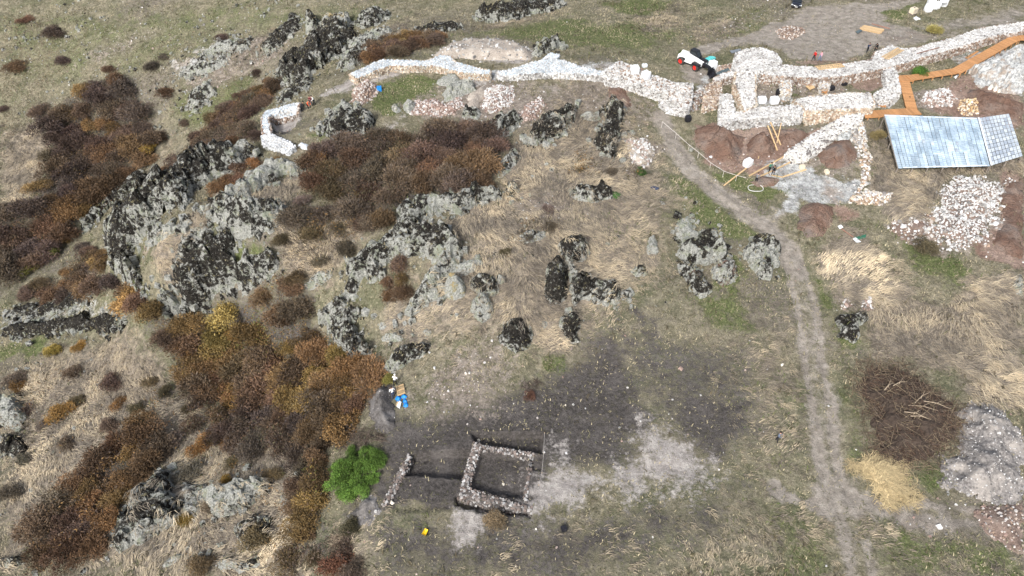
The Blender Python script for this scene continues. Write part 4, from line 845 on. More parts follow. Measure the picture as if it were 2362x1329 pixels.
heap('dark soil heap below the bright green bush', [(808,1195),(815,1158),(840,1138),(868,1150),(872,1180),(862,1215),(832,1215)], 1.5, GREYS, .25, 'earth_spoil', name='spoil_heap', cat='soil', prof=2.6, power=.9, dens=.06, wob=1.6)
heap('big grey gravel heap at the lower right edge', [(2190,965),(2240,925),(2300,930),(2345,975),(2362,1020),(2362,1155),(2290,1165),(2210,1150),(2165,1112),(2180,1060),(2212,1012)], 1.9, GREYS + WHITE, .3, 'earth_gravel', name='gravel_heap', cat='gravel', prof=4.5, dens=.5, rough=.5, size=(.12,.5), wob=2.6, power=1.0)
heap('brown rubble bank at the lower right edge', [(2235,1185),(2300,1160),(2362,1155),(2362,1280),(2320,1262),(2270,1225)], .6, PINKY + BROWN, .3, 'earth_brown', prof=2, dens=.5, size=(.35,.8))
# row of white boulders at right
for (u, v, r_, lb) in [(2284,192,6,'topmost white boulder of the boulder row at the right edge'),(2284,203,7,'white boulder second from the top of the row at the right edge'),(2295,207,6,'middle white boulder of the row at the right edge'),(2304,211,5,'small cream boulder in the row at the right edge'),(2322,211,7,'last white boulder at the right end of the row'),(2297,201,5,'cream boulder tucked in behind the middle of the row')]:
    o = rock(lb, ell(u, v, r_, r_ * .8), .55, (.62, 0, .1), 'boulder', prof=.5, blocks=0, rough=.3, smooth=True, wob=.1); o.data.materials.clear(); o.data.materials.append(MAT['cream_stone'] if 'cream_stone' in MAT else MAT.setdefault('cream_stone', simple('cream_stone', (.68,.64,.56), .9, .2, 4)))
for (u, v, r_, lb) in [(1160,1109,4.5,'single white stone on the floor of the excavated room'),(1169,1024,4,'pale stone standing in the northern trench'),(1105,1005,5,'pale stone in the corner of the northern trench'),(1237,1220,4,'pale stone in the grass south of the excavation'),(1304,935,3.5,'white stone on the bare soil north of the excavation'),
                      (1195,1227,3,'small white stone below the southern trench'),(1075,862,4,'white stone on the pinkish gravel slope'),(1804,842,5,'cream stone in the grass left of the track'),(1190,1307,4,'pale stone near the bottom centre of the picture'),(905,1160,6,'pale stone at the foot of the narrow foundation')]:
    o = rock(lb, ell(u, v, r_, r_ * .85, n=8), .35, (.62, 0, 0), 'field_stone', 'stone', prof=.25, blocks=0, rough=.3, wob=.05); o.data.materials.clear(); o.data.materials.append(MAT['cream_stone'])
# ------------------------------------------------------------------ boardwalk
V3 = Vector
def shared_box(name, dx, dy, dz, mat):
    b = MB().box((0, 0, 0), (dx, dy, dz)); me = bpy.data.meshes.new(name); me.from_pydata(b.v, [], b.f); me.materials.append(mat)
    me.polygons.foreach_set('use_smooth', [False] * len(me.polygons)); return me
def frame_of(a, b):
    x = (b - a).normalized(); y = V3((0, 0, 1)).cross(x).normalized(); z = x.cross(y); return Matrix((x, y, z)).transposed()
def boardwalk():
    secs = [((1990,264),(2119,256),1.7,.45),((2086,188),(2103,251),1.55,.5),((2070,181),(2101,180),1.75,.6),((2096,180),(2207,163),1.45,.7),((2203,166),(2347,85),1.6,.8),((2342,86),(2420,90),1.7,.8)]
    root = empty('boardwalk', at(2086, 188)); tag(root, 'orange timber boardwalk on posts zigzagging past the fort', 'boardwalk')
    ro = root.location
    prev = None
    for i, (p, q, wd, h) in enumerate(secs):
        a, b = at(*p, h), at(*q, h); a.z += .003 * i; b.z += .003 * i
        L = (b - a).length; n = int(L / .24); M = frame_of(a, b); q4 = M.to_quaternion()
        me = shared_box('plank', .225, wd, .045, MAT['deck_wood'])
        for k in range(n):
            o = obj('plank', me, None, root); o.rotation_mode = 'QUATERNION'; o.rotation_quaternion = q4
            o.location = a.lerp(b, (k + .5) / n) - ro + V3((0, 0, random.uniform(-.006, .006)))
        side = M @ V3((0, 1, 0))
        for s in (-1, 1):
            MB().bar(a + side * s * (wd / 2 - .08) - V3((0, 0, .1)) - ro, b + side * s * (wd / 2 - .08) - V3((0, 0, .1)) - ro, .07, .14).build('joist', MAT['deck_wood'], root)
            m = max(2, int(L / 1.6))
            for k in range(m):
                t = a.lerp(b, (k + .3) / m) + side * s * (wd / 2 - .12); zb = float(ground_z(t.x, t.y)) - .2
                if t.z - .16 > zb + .1: MB().bar(V3((t.x, t.y, zb)) - ro, V3((t.x, t.y, t.z - .16)) - ro, .11, .11).build('post', MAT['deck_wood'], root)
boardwalk()

# ------------------------------------------------------------------ sheet roofed shelter
def shelter():
    def bil(c, u, v):
        a = c[0].lerp(c[1], u); b = c[3].lerp(c[2], u); return a.lerp(b, v)
    main = [at(2040, 266, 2.3), at(2254, 273, 2.2), at(2283, 382, 1.2), at(2072, 387, 1.1)]
    right = [at(2257, 272, 2.25), at(2327, 262, 2.0), at(2359, 360, 1.2), at(2287, 382, 1.25)]
    root = empty('shelter', V3(sum(main, V3()) / 4)); root.location.z = gz(root.location.x, root.location.y); ro = root.location.copy()
    tag(root, 'low excavation shelter roofed with weathered bluish sheets', 'shelter')
    def panel(c, u0, u1, v0, v1, ribs, mat, lift=0.0, nm='roof_sheet', amp=.03):
        n = (bil(c, u1, v0) - bil(c, u0, v0)).cross(bil(c, u0, v1) - bil(c, u0, v0)).normalized()
        if n.z < 0: n = -n
        Vv = []; Ff = []
        m = ribs * 2 + 1
        for k in range(m):
            v = v0 + (v1 - v0) * k / (m - 1); off = n * (lift + (amp if k % 2 else 0) + random.uniform(-.004, .004))
            Vv += [bil(c, u0, v) + off - ro, bil(c, u1, v) + off - ro]
        for k in range(m - 1): Ff.append((2 * k, 2 * k + 1, 2 * k + 3, 2 * k + 2))
        nt_ = len(Vv)
        Vv += [p - n * .012 for p in Vv]; Ff += [tuple(nt_ + i for i in reversed(f)) for f in Ff]
        MB().add(Vv, Ff).build(nm, MAT[mat], root)
    r = random.Random(3)
    cols = 24; cuts = [0, .26, .5, .74, 1]
    miss = set()
    for i in range(cols):
        sh = r.uniform(-.05, .05)
        for j in range(4):
            if (i, j) in miss and r.random() < 1.1:
                v0, v1 = cuts[j] + .06, cuts[j + 1]
            else: v0, v1 = cuts[j], cuts[j + 1]
            if j: v0 += sh
            if j < 3: v1 += sh
            gap = .07 if r.random() < .7 else .0
            panel(main, (i + gap) / cols, (i + 1 - .02) / cols, v0 - .012, v1 + .012, 8, 'roof_sheet', r.uniform(-.02, .03))
    for i in range(9):
        for j in range(12):
            g = .09
            panel(right, (i + g) / 9, (i + 1 - .03) / 9, (j + .06) / 12, (j + .97) / 12, 2, 'roof_sheet_pale', r.uniform(0, .02), amp=.02)
    # holes torn in the sheeting show as loose curled scraps
    for (u, v) in ((.33, .48), (.66, .66), (.69, .52), (.42, .52)):
        panel(main, u, u + .03, v, v + .07, 1, 'roof_sheet_pale', .12, 'loose_sheet', .05)
    for (u0, v0, u1, v1) in ((.05, .995, .97, .998), (.0, .003, .99, .006)):
        MB().bar(bil(main, u0, v0) - ro + V3((0, 0, .02)), bil(main, u1, v1) - ro + V3((0, 0, .02)), .16, .05).build('edge_batten', MAT['sheet_white'], root)
    MB().bar(right[0] - ro + V3((0, 0, .05)), right[3] - ro + V3((0, 0, .05)), .22, .05).build('ridge_flashing', MAT['sheet_white'], root)
    for c, nu in ((main, 6), (right, 2)):
        for k in range(nu + 1):
            u = k / nu
            a, b = bil(c, u, .01) - V3((0, 0, .14)), bil(c, u, .99) - V3((0, 0, .14))
            MB().bar(a - ro, b - ro, .1, .14).build('rafter', MAT['old_timber'], root)
            for p in (a, a.lerp(b, .5), b):
                zb = float(ground_z(p.x, p.y)) - .3
                MB().bar(V3((p.x, p.y, zb)) - ro, V3((p.x, p.y, p.z - .05)) - ro, .12, .12).build('post', MAT['old_timber'], root)
        for k in range(7):
            v = (k + .3) / 7; MB().bar(bil(c, .01, v) - V3((0, 0, .05)) - ro, bil(c, .99, v) - V3((0, 0, .05)) - ro, .06, .05).build('purlin', MAT['old_timber'], root)
shelter()

# ------------------------------------------------------------------ timber
def beam(label, p, q, w_=.14, h_=.12, mat='new_timber', name='timber_beam', cat='beam', ends=None):
    a, b = at(*p[:2], p[2] if len(p) > 2 else .12), at(*q[:2], q[2] if len(q) > 2 else .12)
    c = (a + b) / 2; o = MB().bar(a - c, b - c, w_, h_).build(name, MAT[mat], None, c); o.location = c
    return tag(o, label, cat)
beam('long pale beam leaning from the white sack down to the grass', (1670,428), (1722,388,.5), .16, .14)
beam('pale beam pointing up to the foot of the diagonal wall, farther one', (1728,406), (1816,357), .16, .14)
beam('pale beam pointing up to the foot of the diagonal wall, nearer one', (1748,410), (1836,368), .16, .14)
beam('pale beam lying right of the two people in black', (1806,408), (1860,391), .15, .12)
beam('short pale board at the feet of the person in black', (1780,404), (1806,409), .2, .06)
beam('leftmost of the three beams leaning on the fort wall', (1793,347,.1), (1771,290,1.3), .15, .13)
beam('middle one of the three beams leaning on the fort wall', (1801,335,.1), (1777,282,1.5), .15, .13)
beam('right one of the three leaning beams, tilted the other way', (1792,330,.2), (1802,284,1.4), .12, .1)
beam('small upright offcut board on the bedrock hump', (1749,366,.1), (1751,358,.1), .14, .08)
def stack(label, p, q, n, across, w_, h_, mat, layers=1, h0=.1, name='timber_stack', spread=1.12, jitter=.15):
    a, b = at(*p, h0), at(*q, h0); M = frame_of(a, b); c = (a + b) / 2; root = empty(name, c - V3((0, 0, h0))); tag(root, label, 'timber'); L = (b - a).length
    me = shared_box('board', L, w_, h_, MAT[mat])
    for k in range(layers):
        for i in range(n - (k % 2)):
            o = obj('board', me, None, root); y = (i - (n - 1 - k % 2) / 2) * w_ * spread
            o.rotation_mode = 'QUATERNION'; o.rotation_quaternion = M.to_quaternion() @ Matrix.Rotation(random.uniform(-.02, .02) * (1 + jitter), 3, 'Z').to_quaternion()
            o.location = V3((0, 0, h0)) + M @ V3((random.uniform(-1, 1) * jitter, y, k * (h_ + .01)))
    return root
stack('stack of fresh yellow boards on the bare parking ground', (1988,64), (2034,74), 7, 1, .24, .06, 'new_timber', 3)
stack('thin dark poles lying behind the fresh yellow boards', (2012,55), (2052,66), 2, 1, .12, .1, 'brown_timber', 1)
stack('loose pale boards lying on the far curtain wall', (2043,134), (2078,112), 5, 1, .17, .05, 'new_timber', 1, 1.68, spread=1.5, jitter=.35)
stack('reddish brown stacked beams in the fort courtyard', (1898,188), (1960,181), 4, 1, .28, .22, 'brown_timber', 3, .3, spread=1.02, jitter=.05)
stack('upright bundle of orange boards in the courtyard by the stub', (1900,214), (1906,199), 5, 1, .17, .1, 'deck_wood', 2, .4)
stack('bundle of orange boards between fort wall and boardwalk', (2033,246), (2032,226), 6, 1, .2, .1, 'deck_wood', 2, .3)
stack('thin orange board lying on the slope behind the boardwalk', (2230,134), (2256,118), 2, 1, .2, .06, 'deck_wood', 1, .15)
stack('brown planks lying on the far curtain wall edge', (2115,124), (2165,110), 1, 1, .16, .07, 'brown_timber', 1, 1.62)
def lattice(label, p, q, wd, n, mat, h=.1, name='pallet_frame'):
    a, b = at(*p, h), at(*q, h); M = frame_of(a, b); c = (a + b) / 2; root = empty(name, c); L = (b - a).length; tag(root, label, 'pallet')
    for s in (-1, 0, 1):
        MB().bar(M @ V3((-L / 2, s * wd / 2, 0)), M @ V3((L / 2, s * wd / 2, 0)), .1, .1).build('rail', MAT[mat], root)
    for k in range(n):
        x = -L / 2 + L * (k + .5) / n; MB().bar(M @ V3((x, -wd / 2, .065)), M @ V3((x, wd / 2, .065)), L / n * .5, .03).build('slat', MAT[mat], root)
    return root
lattice('pale slatted timber frame lying on the far curtain wall', (1884,157), (1944,150), 1.0, 13, 'new_timber', 1.66)
lattice('yellow slatted pallet leaning near the blue tarpaulins', (915,903), (933,896), 1.1, 7, 'new_timber', .25)
def slab(label, px, th, mat, name, cat, h=.1):
    P = [at(u, v, h) for u, v in px]; c = sum(P, V3()) / len(P); n = len(P)
    V = [p - c for p in P] + [p - c + V3((0, 0, th)) for p in P]
    F = [tuple(range(n - 1, -1, -1)), tuple(range(n, 2 * n))] + [(i, (i + 1) % n, n + (i + 1) % n, n + i) for i in range(n)]
    o = MB().add(V, F).build(name, MAT[mat], None, c); return tag(o, label, cat)
slab('tan plywood board lying in the fort courtyard', [(1858,199),(1875,196),(1880,203),(1868,208)], .05, 'new_timber', 'plywood_board', 'board', .2)
slab('dark slate coloured sheet beside the fresh yellow boards', [(1973,74),(1984,69),(1989,72),(1979,78)], .12, 'slate', 'dark_sheet', 'sheet')
slab('white and yellow board beside the blue tarpaulins', [(915,938),(921,925),(926,928),(922,943)], .06, 'sheet_white', 'white_board', 'board', .2)
slab('tan board in front of the blue tarpaulins', [(913,935),(917,926),(921,930),(917,940)], .05, 'new_timber', 'tan_board', 'board', .12)
slab('small glossy sign panel in the dry grass right of the track', [(1932,522),(1940,519),(1945,525),(1937,529)], .05, 'lamp', 'sign_panel', 'sign', .7)
slab('dark green board in the dry grass below the sign panel', [(1968,548),(1985,545),(1998,541),(1996,549),(1975,554)], .06, 'green_board', 'green_board', 'board', .25)
slab('white sheet beside the dark green board', [(1966,550),(1974,548),(1986,558),(1976,560)], .03, 'sheet_white', 'white_sheet', 'sheet', .3)
beam('dark pole lying between the sign panel and the green board', (1940,527,.3), (1968,547,.3), .1, .1, 'brown_timber', 'pole', 'pole')
slab('bluish metal sheets lying behind the bastion', [(1683,118),(1708,113),(1710,117),(1688,124)], .08, 'metal', 'metal_sheet', 'metal', .15)

# ------------------------------------------------------------------ bags, sheets, containers
def bag(label, u, v, w_, d_, h_, mat='white_bag', name='bulk_bag', cat='bag', h0=0.0, rz=.2, loops=True, z=None):
    p = at(u, v, h0 + (h_ * .4 if z is None else 0)); p.z = gz(p.x, p.y) + h0
    root = empty(name, p, rz); tag(root, label, cat)
    bm = bmesh.new(); bmesh.ops.create_cube(bm, size=1.0); bmesh.ops.subdivide_edges(bm, edges=bm.edges[:], cuts=4, use_grid_fill=True)
    r = random.Random(int(u * 3 + v))
    ph = r.uniform(0, 6)
    for q in bm.verts:
        c = q.co; k = 1 + .10 * math.cos(c.z * 2.8) ; rad = max(abs(c.x), abs(c.y)) * 2
        x, y = c.x * k, c.y * k
        m_ = (abs(c.x * 2) ** 6 + abs(c.y * 2) ** 6) ** (1 / 6) + 1e-6
        x, y = x / max(m_, 1e-6) * rad * .97, y / max(m_, 1e-6) * rad * .97
        z_ = c.z + .5
        if z_ > .9: z_ += .05 * math.sin(x * 9 + ph) * math.cos(y * 8 + ph)
        q.co = (x * w_ + r.uniform(-.02, .02), y * d_ + r.uniform(-.02, .02), z_ * h_ + r.uniform(-.015, .015) * (z_ > .1))
    me = bpy.data.meshes.new('sack'); bm.to_mesh(me); bm.free(); obj('sack', me, MAT[mat], root)
    if loops:
        for sx in (-1, 1):
            for sy in (-1, 1):
                MB().tube([(sx * w_ * .45, sy * d_ * .2, h_ * .93), (sx * w_ * .42, sy * d_ * .33, h_ * 1.12), (sx * w_ * .4, sy * d_ * .45, h_ * .93)], .025, 5).build('lifting_loop', MAT[mat], root)
    return root
bag('nearest left white bulk bag of the group at the top right', 2142, 20, 1.2, 1.1, 1.2)
bag('white bulk bag right of the nearest one at the top right', 2160, 14, 1.2, 1.1, 1.1, rz=.4)
bag('pinkish white bulk bag behind the nearest one at the top right', 2148, 7, 1.2, 1.1, 1.2, rz=0)
bag('rightmost white bulk bag at the top right', 2176, 8, 1.2, 1.1, 1.1, rz=.1)
bag('white bulk bag stacked highest at the top edge of the group', 2178, 4, 1.15, 1.1, 1.0, h0=1.15, rz=.3, z=1)
bag('left white bulk bag standing on the rubble wall', 1464, 163, 1.15, 1.1, 1.1, h0=1.5)
bag('right white bulk bag standing on the rubble wall', 1490, 175, 1.1, 1.1, 1.0, h0=1.5, rz=.7)
bag('white sack slumped on the red bedrock above the long beam', 1725, 377, 1.2, .9, .9, h0=-.02, rz=.6)
bag('left white wrapped pallet inside the fort courtyard', 1757, 232, 1.2, 1.0, .8, rz=.05)
bag('right white wrapped pallet inside the fort courtyard', 1786, 233, 1.2, 1.0, .9, rz=.1)
bag('black rubbish sack next to the cream courtyard pier', 1798, 215, .9, .8, .9, 'black_plastic', 'rubbish_sack', loops=False)
bag('black plastic sack beside the boards in the courtyard', 1918, 204, .8, .7, .6, 'black_plastic', 'rubbish_sack', loops=False)
bag('dark rubbish sack behind the courtyard beams', 1947, 194, .9, .6, .4, 'black_plastic', 'rubbish_sack', loops=False)
bag('black and white sack at the edge of the track top', 1587, 275, .8, .7, .8, 'black_plastic', 'sack', loops=False)
bag('black bucket lying under the diagonal wall', 1867, 360, .9, .5, .5, 'black_plastic', 'bucket', 'bucket', loops=False, rz=.6)
bag('white bulk bag held in front of the telehandler', 1643, 152, 1.2, 1.1, 1.2, rz=.5)
bag('left teal sack behind the white bag at the telehandler', 1632, 143, .8, .9, .8, 'teal', 'teal_sack', loops=False, rz=.8)
bag('middle teal sack behind the white bag at the telehandler', 1638, 140, .8, .8, .9, 'teal', 'teal_sack', loops=False, rz=.6)
bag('right teal sack behind the white bag at the telehandler', 1643, 138, .7, .8, .7, 'teal', 'teal_sack', loops=False, rz=.9)
bag('bluish white bag at the left of the curtain wall sheets', 1487, 152, .8, .6, .4, 'sheet_white', loops=False)
bag('bright blue bucket beside the stone heap on the terrace', 875, 206, .7, .6, .7, 'blue', 'bucket', 'bucket', loops=False)
bag('left bright blue bag among the craggy rocks', 815, 299, .9, .6, .5, 'blue', 'tool_bag', 'bag', loops=False)
bag('teal bag between the blue ones among the craggy rocks', 829, 300, 1.0, .6, .4, 'teal', 'tool_bag', 'bag', loops=False)
bag('right small bright blue bag among the craggy rocks', 846, 295, .6, .5, .4, 'blue', 'tool_bag', 'bag', loops=False)
bag('dark blue bag lying in the grass left of the track', 1510, 434, 1.0, .4, .25, 'cloth_navy', 'bag', 'bag', loops=False, rz=-.3)
bag('concrete block by the right beam near the people', 1850, 386, .7, .5, .5, 'cream_plastic', 'block', 'block', loops=False)
bag('pale block lying below the lone brown dome', 1907, 397, .5, .7, .4, 'cream_plastic', 'block', 'block', loops=False)
bag('dark stone like bag in the grass right of the southern trench', 1301, 1220, .5, .5, .35, 'black_plastic', 'bucket', 'bucket', loops=False)
# cream tank in a cage
p = at(2104, 33); t = empty('liquid_tank', p, .5); tag(t, 'cream square liquid tank standing apart from the white bags', 'tank')
MB().box((0, 0, .68), (1.15, 1.0, 1.0)).build('tank_body', MAT['cream_plastic'], t, bevel=.09)
MB().lathe([(.0, 0), (.13, 0), (.13, .06), (0, .06)], (0, 0, 1.18), (0, 0, 1), 12).build('filler_cap', MAT['black_plastic'], t)
MB().box((0, 0, .08), (1.2, 1.05, .14)).build('pallet_base', MAT['old_timber'], t)
for s in (-1, 1):
    for k in range(4): MB().bar((-.6, s * .515, .3 + k * .26), (.6, s * .515, .3 + k * .26), .02, .02).build('cage_bar', MAT['metal'], t)
    for k in range(5): MB().bar((-.55 + k * .275, s * .53, .15), (-.55 + k * .275, s * .53, 1.18), .02, .02).build('cage_bar', MAT['metal'], t)
def tarp(label, px, H, mat, name='tarpaulin', cat='tarpaulin'):
    RI[0] += 1; W = wpoly(px); V, F, c, s_ = patch(W, H, .5, .9, .35, .5, s=.1, seed=RI[0] * 3, wob=.25); o = obj(name, mesh_np(name, V, F, False), MAT[mat], None, c); return tag(o, label, cat)
tarp('topmost bright blue tarpaulin bundle near the two workers', ell(932,915,8,6), .45, 'blue')
tarp('middle bright blue tarpaulin bundle near the two workers', ell(934,925,7,6), .45, 'blue')
tarp('lowest bright blue tarpaulin bundle near the two workers', ell(936,935,7,6), .45, 'blue')
tarp('left bright blue tarpaulin next to the white board', ell(919,919,7,7), .5, 'blue')
tarp('white crumpled sheet spilling over the trench corner rock', [(685,338),(698,328),(712,334),(708,346),(696,344)], .5, 'sheet_white')
tarp('black plastic heap below the telehandler bucket', [(1632,165),(1642,160),(1652,168),(1648,180),(1636,184)], .6, 'black_plastic')
tarp('grey blue crumpled sheet between telehandler and bastion', [(1650,170),(1680,152),(1692,155),(1680,170),(1655,182)], .35, 'slate')
tarp('white crumpled sheet beside the cream tank', [(2106,42),(2113,37),(2124,45),(2112,47)], .25, 'sheet_white')
tarp('crumpled pale sheet on the bedrock hump edge', [(1633,362),(1642,355),(1650,360),(1640,366)], .25, 'sheet_white')
tarp('pale cloth on the ledge behind the boardwalk corner', [(2198,178),(2208,171),(2214,174),(2204,182)], .3, 'sheet_white')
# white hoop in the grass by the people
p = at(1743, 434, .1); t = empty('hoop', p); tag(t, 'white hoop lying in the green grass below the people', 'hoop')
MB().tube([(1.0 * math.cos(a), .75 * math.sin(a), .05 * math.sin(3 * a)) for a in np.linspace(0, 2 * math.pi, 24)], .035, 6).build('ring', MAT['white_paint'], t)
# barrier rope
pts = [(1528,281),(1560,308),(1590,335),(1612,352),(1640,376),(1670,395),(1700,405),(1728,412)]
P = []
for a, b in zip(pts[:-1], pts[1:]):
    for k in range(4): P.append((a[0] + (b[0] - a[0]) * k / 4, a[1] + (b[1] - a[1]) * k / 4, .95 - .25 * math.sin(math.pi * k / 4)))
P = [at(*q) for q in P]; root = empty('barrier_rope', at(1528, 281)); tag(root, 'thin pale barrier rope strung along the right side of the track', 'rope')
MB().tube([q - root.location for q in P], .028, 5).build('rope', MAT['rope'], root)
for i in range(0, len(P), 4):
    q = P[i]; zb = gz(q.x, q.y); MB().tube([V3((q.x, q.y, zb - .1)) - root.location, V3((q.x, q.y, q.z + .08)) - root.location], .025, 6).build('stake', MAT['rope'], root)
P = [at(u, v, .15) for u, v in [(1256,998),(1254,1045),(1250,1090),(1243,1118)]]; root = empty('grid_string', P[0]); tag(root, 'thin pale survey string along the north east edge of the excavation', 'string')
MB().tube([q - P[0] for q in P], .012, 5).build('string', MAT['rope'], root)
for q in P: MB().tube([q - P[0] - V3((0, 0, .3)), q - P[0] + V3((0, 0, .05))], .025, 5).build('peg', MAT['new_timber'], root)
# yellow wheelbarrow in the grass at the bottom
p = at(981, 1232); t = empty('wheelbarrow', p, 1.2); t.scale = (.62, .62, .62); tag(t, 'yellow wheelbarrow standing in the rough grass at the bottom', 'wheelbarrow')
MB().add([(-.32,-.22,.32),(.32,-.16,.32),(.32,.16,.32),(-.32,.22,.32),(-.45,-.34,.6),(.5,-.26,.58),(.5,.26,.58),(-.45,.34,.6),(-.28,-.19,.34),(.29,-.13,.34),(.29,.13,.34),(-.28,.19,.34)],
  [(0,1,5,4),(1,2,6,5),(2,3,7,6),(3,0,4,7),(3,2,1,0),(8,9,10,11),(8,4,5,9),(9,5,6,10),(10,6,7,11),(11,7,4,8)]).build('tray', MAT['yellow'], t)
MB().lathe([(.06,-.04),(.19,-.05),(.2,0),(.19,.05),(.06,.04)], (.55, 0, .2), (0, 1, 0), 16).build('wheel', MAT['rubber'], t)
for s in (-1, 1):
    MB().tube([(.55, s * .08, .2), (-.2, s * .22, .32), (-.95, s * .27, .55)], .02, 6).build('handle', MAT['metal'], t)
    MB().tube([(-.25, s * .22, .34), (-.32, s * .24, .0)], .02, 6).build('leg', MAT['metal'], t)
# mesh crates beside the shelter
for i, (u, v) in enumerate(((2053, 322), (2059, 338))):
    p = at(u, v, .2); t = empty('wire_crate', p, .3); tag(t, ['upper', 'lower'][i] + ' white wire crate at the left edge of the shelter roof', 'crate')
    for s in (-1, 1):
        for k in range(5): MB().bar((-.4 + k * .2, s * .3, 0), (-.4 + k * .2, s * .3, .5), .03, .03).build('wire', MAT['sheet_white'], t)
        MB().bar((-.4, s * .3, .5), (.4, s * .3, .5), .04, .04).build('rim', MAT['sheet_white'], t); MB().bar((s * .4, -.3, .5), (s * .4, .3, .5), .04, .04).build('rim', MAT['sheet_white'], t)

# ------------------------------------------------------------------ vehicles
def wheel(root, c, r_, wd, rim, yaw=0):
    ax = V3((math.sin(yaw), math.cos(yaw), 0)); c = V3(c)
    ty = MB().lathe([(r_ * .58, -wd / 2), (r_ * .9, -wd / 2), (r_, -wd * .36), (r_, wd * .36), (r_ * .9, wd / 2), (r_ * .58, wd / 2), (r_ * .58, -wd / 2)], c, ax, 22).build('wheel', MAT['rubber'], root, smooth=False)
    MB().lathe([(0, -wd * .3), (r_ * .15, -wd * .34), (r_ * .2, -wd * .22), (r_ * .5, -wd * .2), (r_ * .6, -wd * .46), (r_ * .6, wd * .46), (r_ * .5, wd * .2), (r_ * .2, wd * .22), (r_ * .15, wd * .34), (0, wd * .3)], c, ax, 22).build('rim', MAT[rim], ty)
    MB().lathe([(r_ * 1.0, -wd * .3), (r_ * 1.04, -wd * .2), (r_ * 1.04, wd * .2), (r_ * 1.0, wd * .3)], c, ax, 22).build('tread', MAT['rubber'], ty)
def telehandler():
    a, b = at(1580, 146), at(1632, 172); d = b - a; p = at(1596, 152)
    t = empty('telehandler', p, math.atan2(d.y, d.x)); tag(t, 'white telehandler with red wheel rims parked left of the bastion', 'telehandler')
    for x, yw in ((-1.5, 0), (1.35, .12)):
        for s in (-1, 1): wheel(t, (x, s * 1.02, .62), .62, .46, 'red_paint', yw)
    MB().box((-.1, 0, .72), (3.5, 1.1, .5)).build('chassis', MAT['black_plastic'], t, bevel=.06)
    MB().add([(-2.3,-1.0,.75),(-.7,-1.05,.75),(.5,-1.05,.85),(.5,-.3,.85),(-2.3,-.3,.75),(-2.25,-1.0,1.45),(-.8,-1.02,1.62),(.35,-1.0,1.2),(.35,-.3,1.2),(-2.25,-.3,1.5)],
      [(0,1,6,5),(1,2,7,6),(2,3,8,7),(4,0,5,9),(5,6,9),(6,7,8,9),(3,4,9,8),(0,4,3,2,1)]).build('engine_cover', MAT['white_paint'], t)
    MB().add([(-2.35,-.3,.8),(-2.35,.95,.8),(-1.1,.95,.8),(-1.1,-.3,.8),(-2.3,-.25,1.55),(-2.3,.9,1.45),(-1.15,.9,1.5),(-1.15,-.25,1.6)], [(3,2,1,0),(4,5,6,7),(0,1,5,4),(1,2,6,5),(2,3,7,6),(3,0,4,7)]).build('rear_cover', MAT['white_paint'], t)
    MB().box((-1.1, -1.06, 1.15), (.7, .04, .35)).build('side_grille', MAT['black_plastic'], t)
    MB().box((-2.37, .3, 1.1), (.05, .7, .3)).build('rear_panel', MAT['red_paint'], t)
    cab = MB().add([(-.95,.05,.9),(.75,.05,.9),(.75,1.05,.9),(-.95,1.05,.9),(-.8,.12,2.35),(.25,.12,2.35),(.25,.95,2.35),(-.8,.95,2.35),(.72,.08,1.5),(.72,1.02,1.5)],
      [(3,2,1,0),(0,1,8,5,4),(2,3,7,6,9),(1,2,9,8),(8,9,6,5),(4,5,6,7),(3,0,4,7)]).build('cab', MAT['glass'], t)
    for pa, pb in (((-.95,.05,.9),(-.8,.12,2.35)),((-.95,1.05,.9),(-.8,.95,2.35)),((.74,.05,1.5),(.25,.12,2.35)),((.74,1.03,1.5),(.25,.95,2.35)),((.76,.05,.9),(.74,.05,1.5)),((.76,1.05,.9),(.74,1.03,1.5)),((-.1,1.05,.9),(-.1,.97,2.35))):
        MB().bar(pa, pb, .09, .09).build('cab_pillar', MAT['black_plastic'], cab)
    MB().box((-.28, .53, 2.39), (1.15, .92, .07)).build('cab_roof', MAT['black_plastic'], cab)
    bo = MB().bar((-2.1, -.22, 1.75), (2.1, -.22, 1.25), .42, .5).build('boom', MAT['white_paint'], t, bevel=.05)
    MB().bar((2.0, -.22, 1.26), (3.3, -.22, 1.1), .32, .38).build('boom_extension', MAT['black_plastic'], bo)
    MB().add([(3.2,-.4,1.3),(3.55,-.4,1.2),(3.6,-.4,.3),(3.3,-.4,.35),(3.2,-.04,1.3),(3.55,-.04,1.2),(3.6,-.04,.3),(3.3,-.04,.35)], [(0,1,2,3),(7,6,5,4),(0,4,5,1),(1,5,6,2),(2,6,7,3),(3,7,4,0)]).build('boom_head', MAT['black_plastic'], bo)
    for y in (-.75, .3): MB().add([(3.55,y-.07,.25),(4.75,y-.05,.2),(4.75,y+.05,.2),(3.55,y+.07,.25),(3.55,y-.07,.33),(4.75,y-.05,.23),(4.75,y+.05,.23),(3.55,y+.07,.33)], [(3,2,1,0),(4,5,6,7),(0,1,5,4),(1,2,6,5),(2,3,7,6),(3,0,4,7)]).build('fork', MAT['black_plastic'], t)
    MB().box((3.62, -.22, .62), (.1, 1.3, .9)).build('fork_carriage', MAT['black_plastic'], t)
    MB().tube([(-.4, -.22, .9), (1.2, -.22, 1.15)], .09, 8).build('lift_cylinder', MAT['metal'], t)
    for s in (-1, 1):
        MB().add([(.75,s*.78,1.28),(1.95,s*.78,1.28),(2.05,s*.78,1.0),(.65,s*.78,1.0),(.75,s*1.28,1.28),(1.95,s*1.28,1.28),(2.05,s*1.28,1.0),(.65,s*1.28,1.0)], [(0,1,5,4),(1,2,6,5),(3,0,4,7),(4,5,6,7),(0,3,2,1)]).build('mudguard', MAT['black_plastic'], t)
        MB().box((2.08, s * .6, 1.0), (.06, .22, .16)).build('headlight', MAT['lamp'], t)
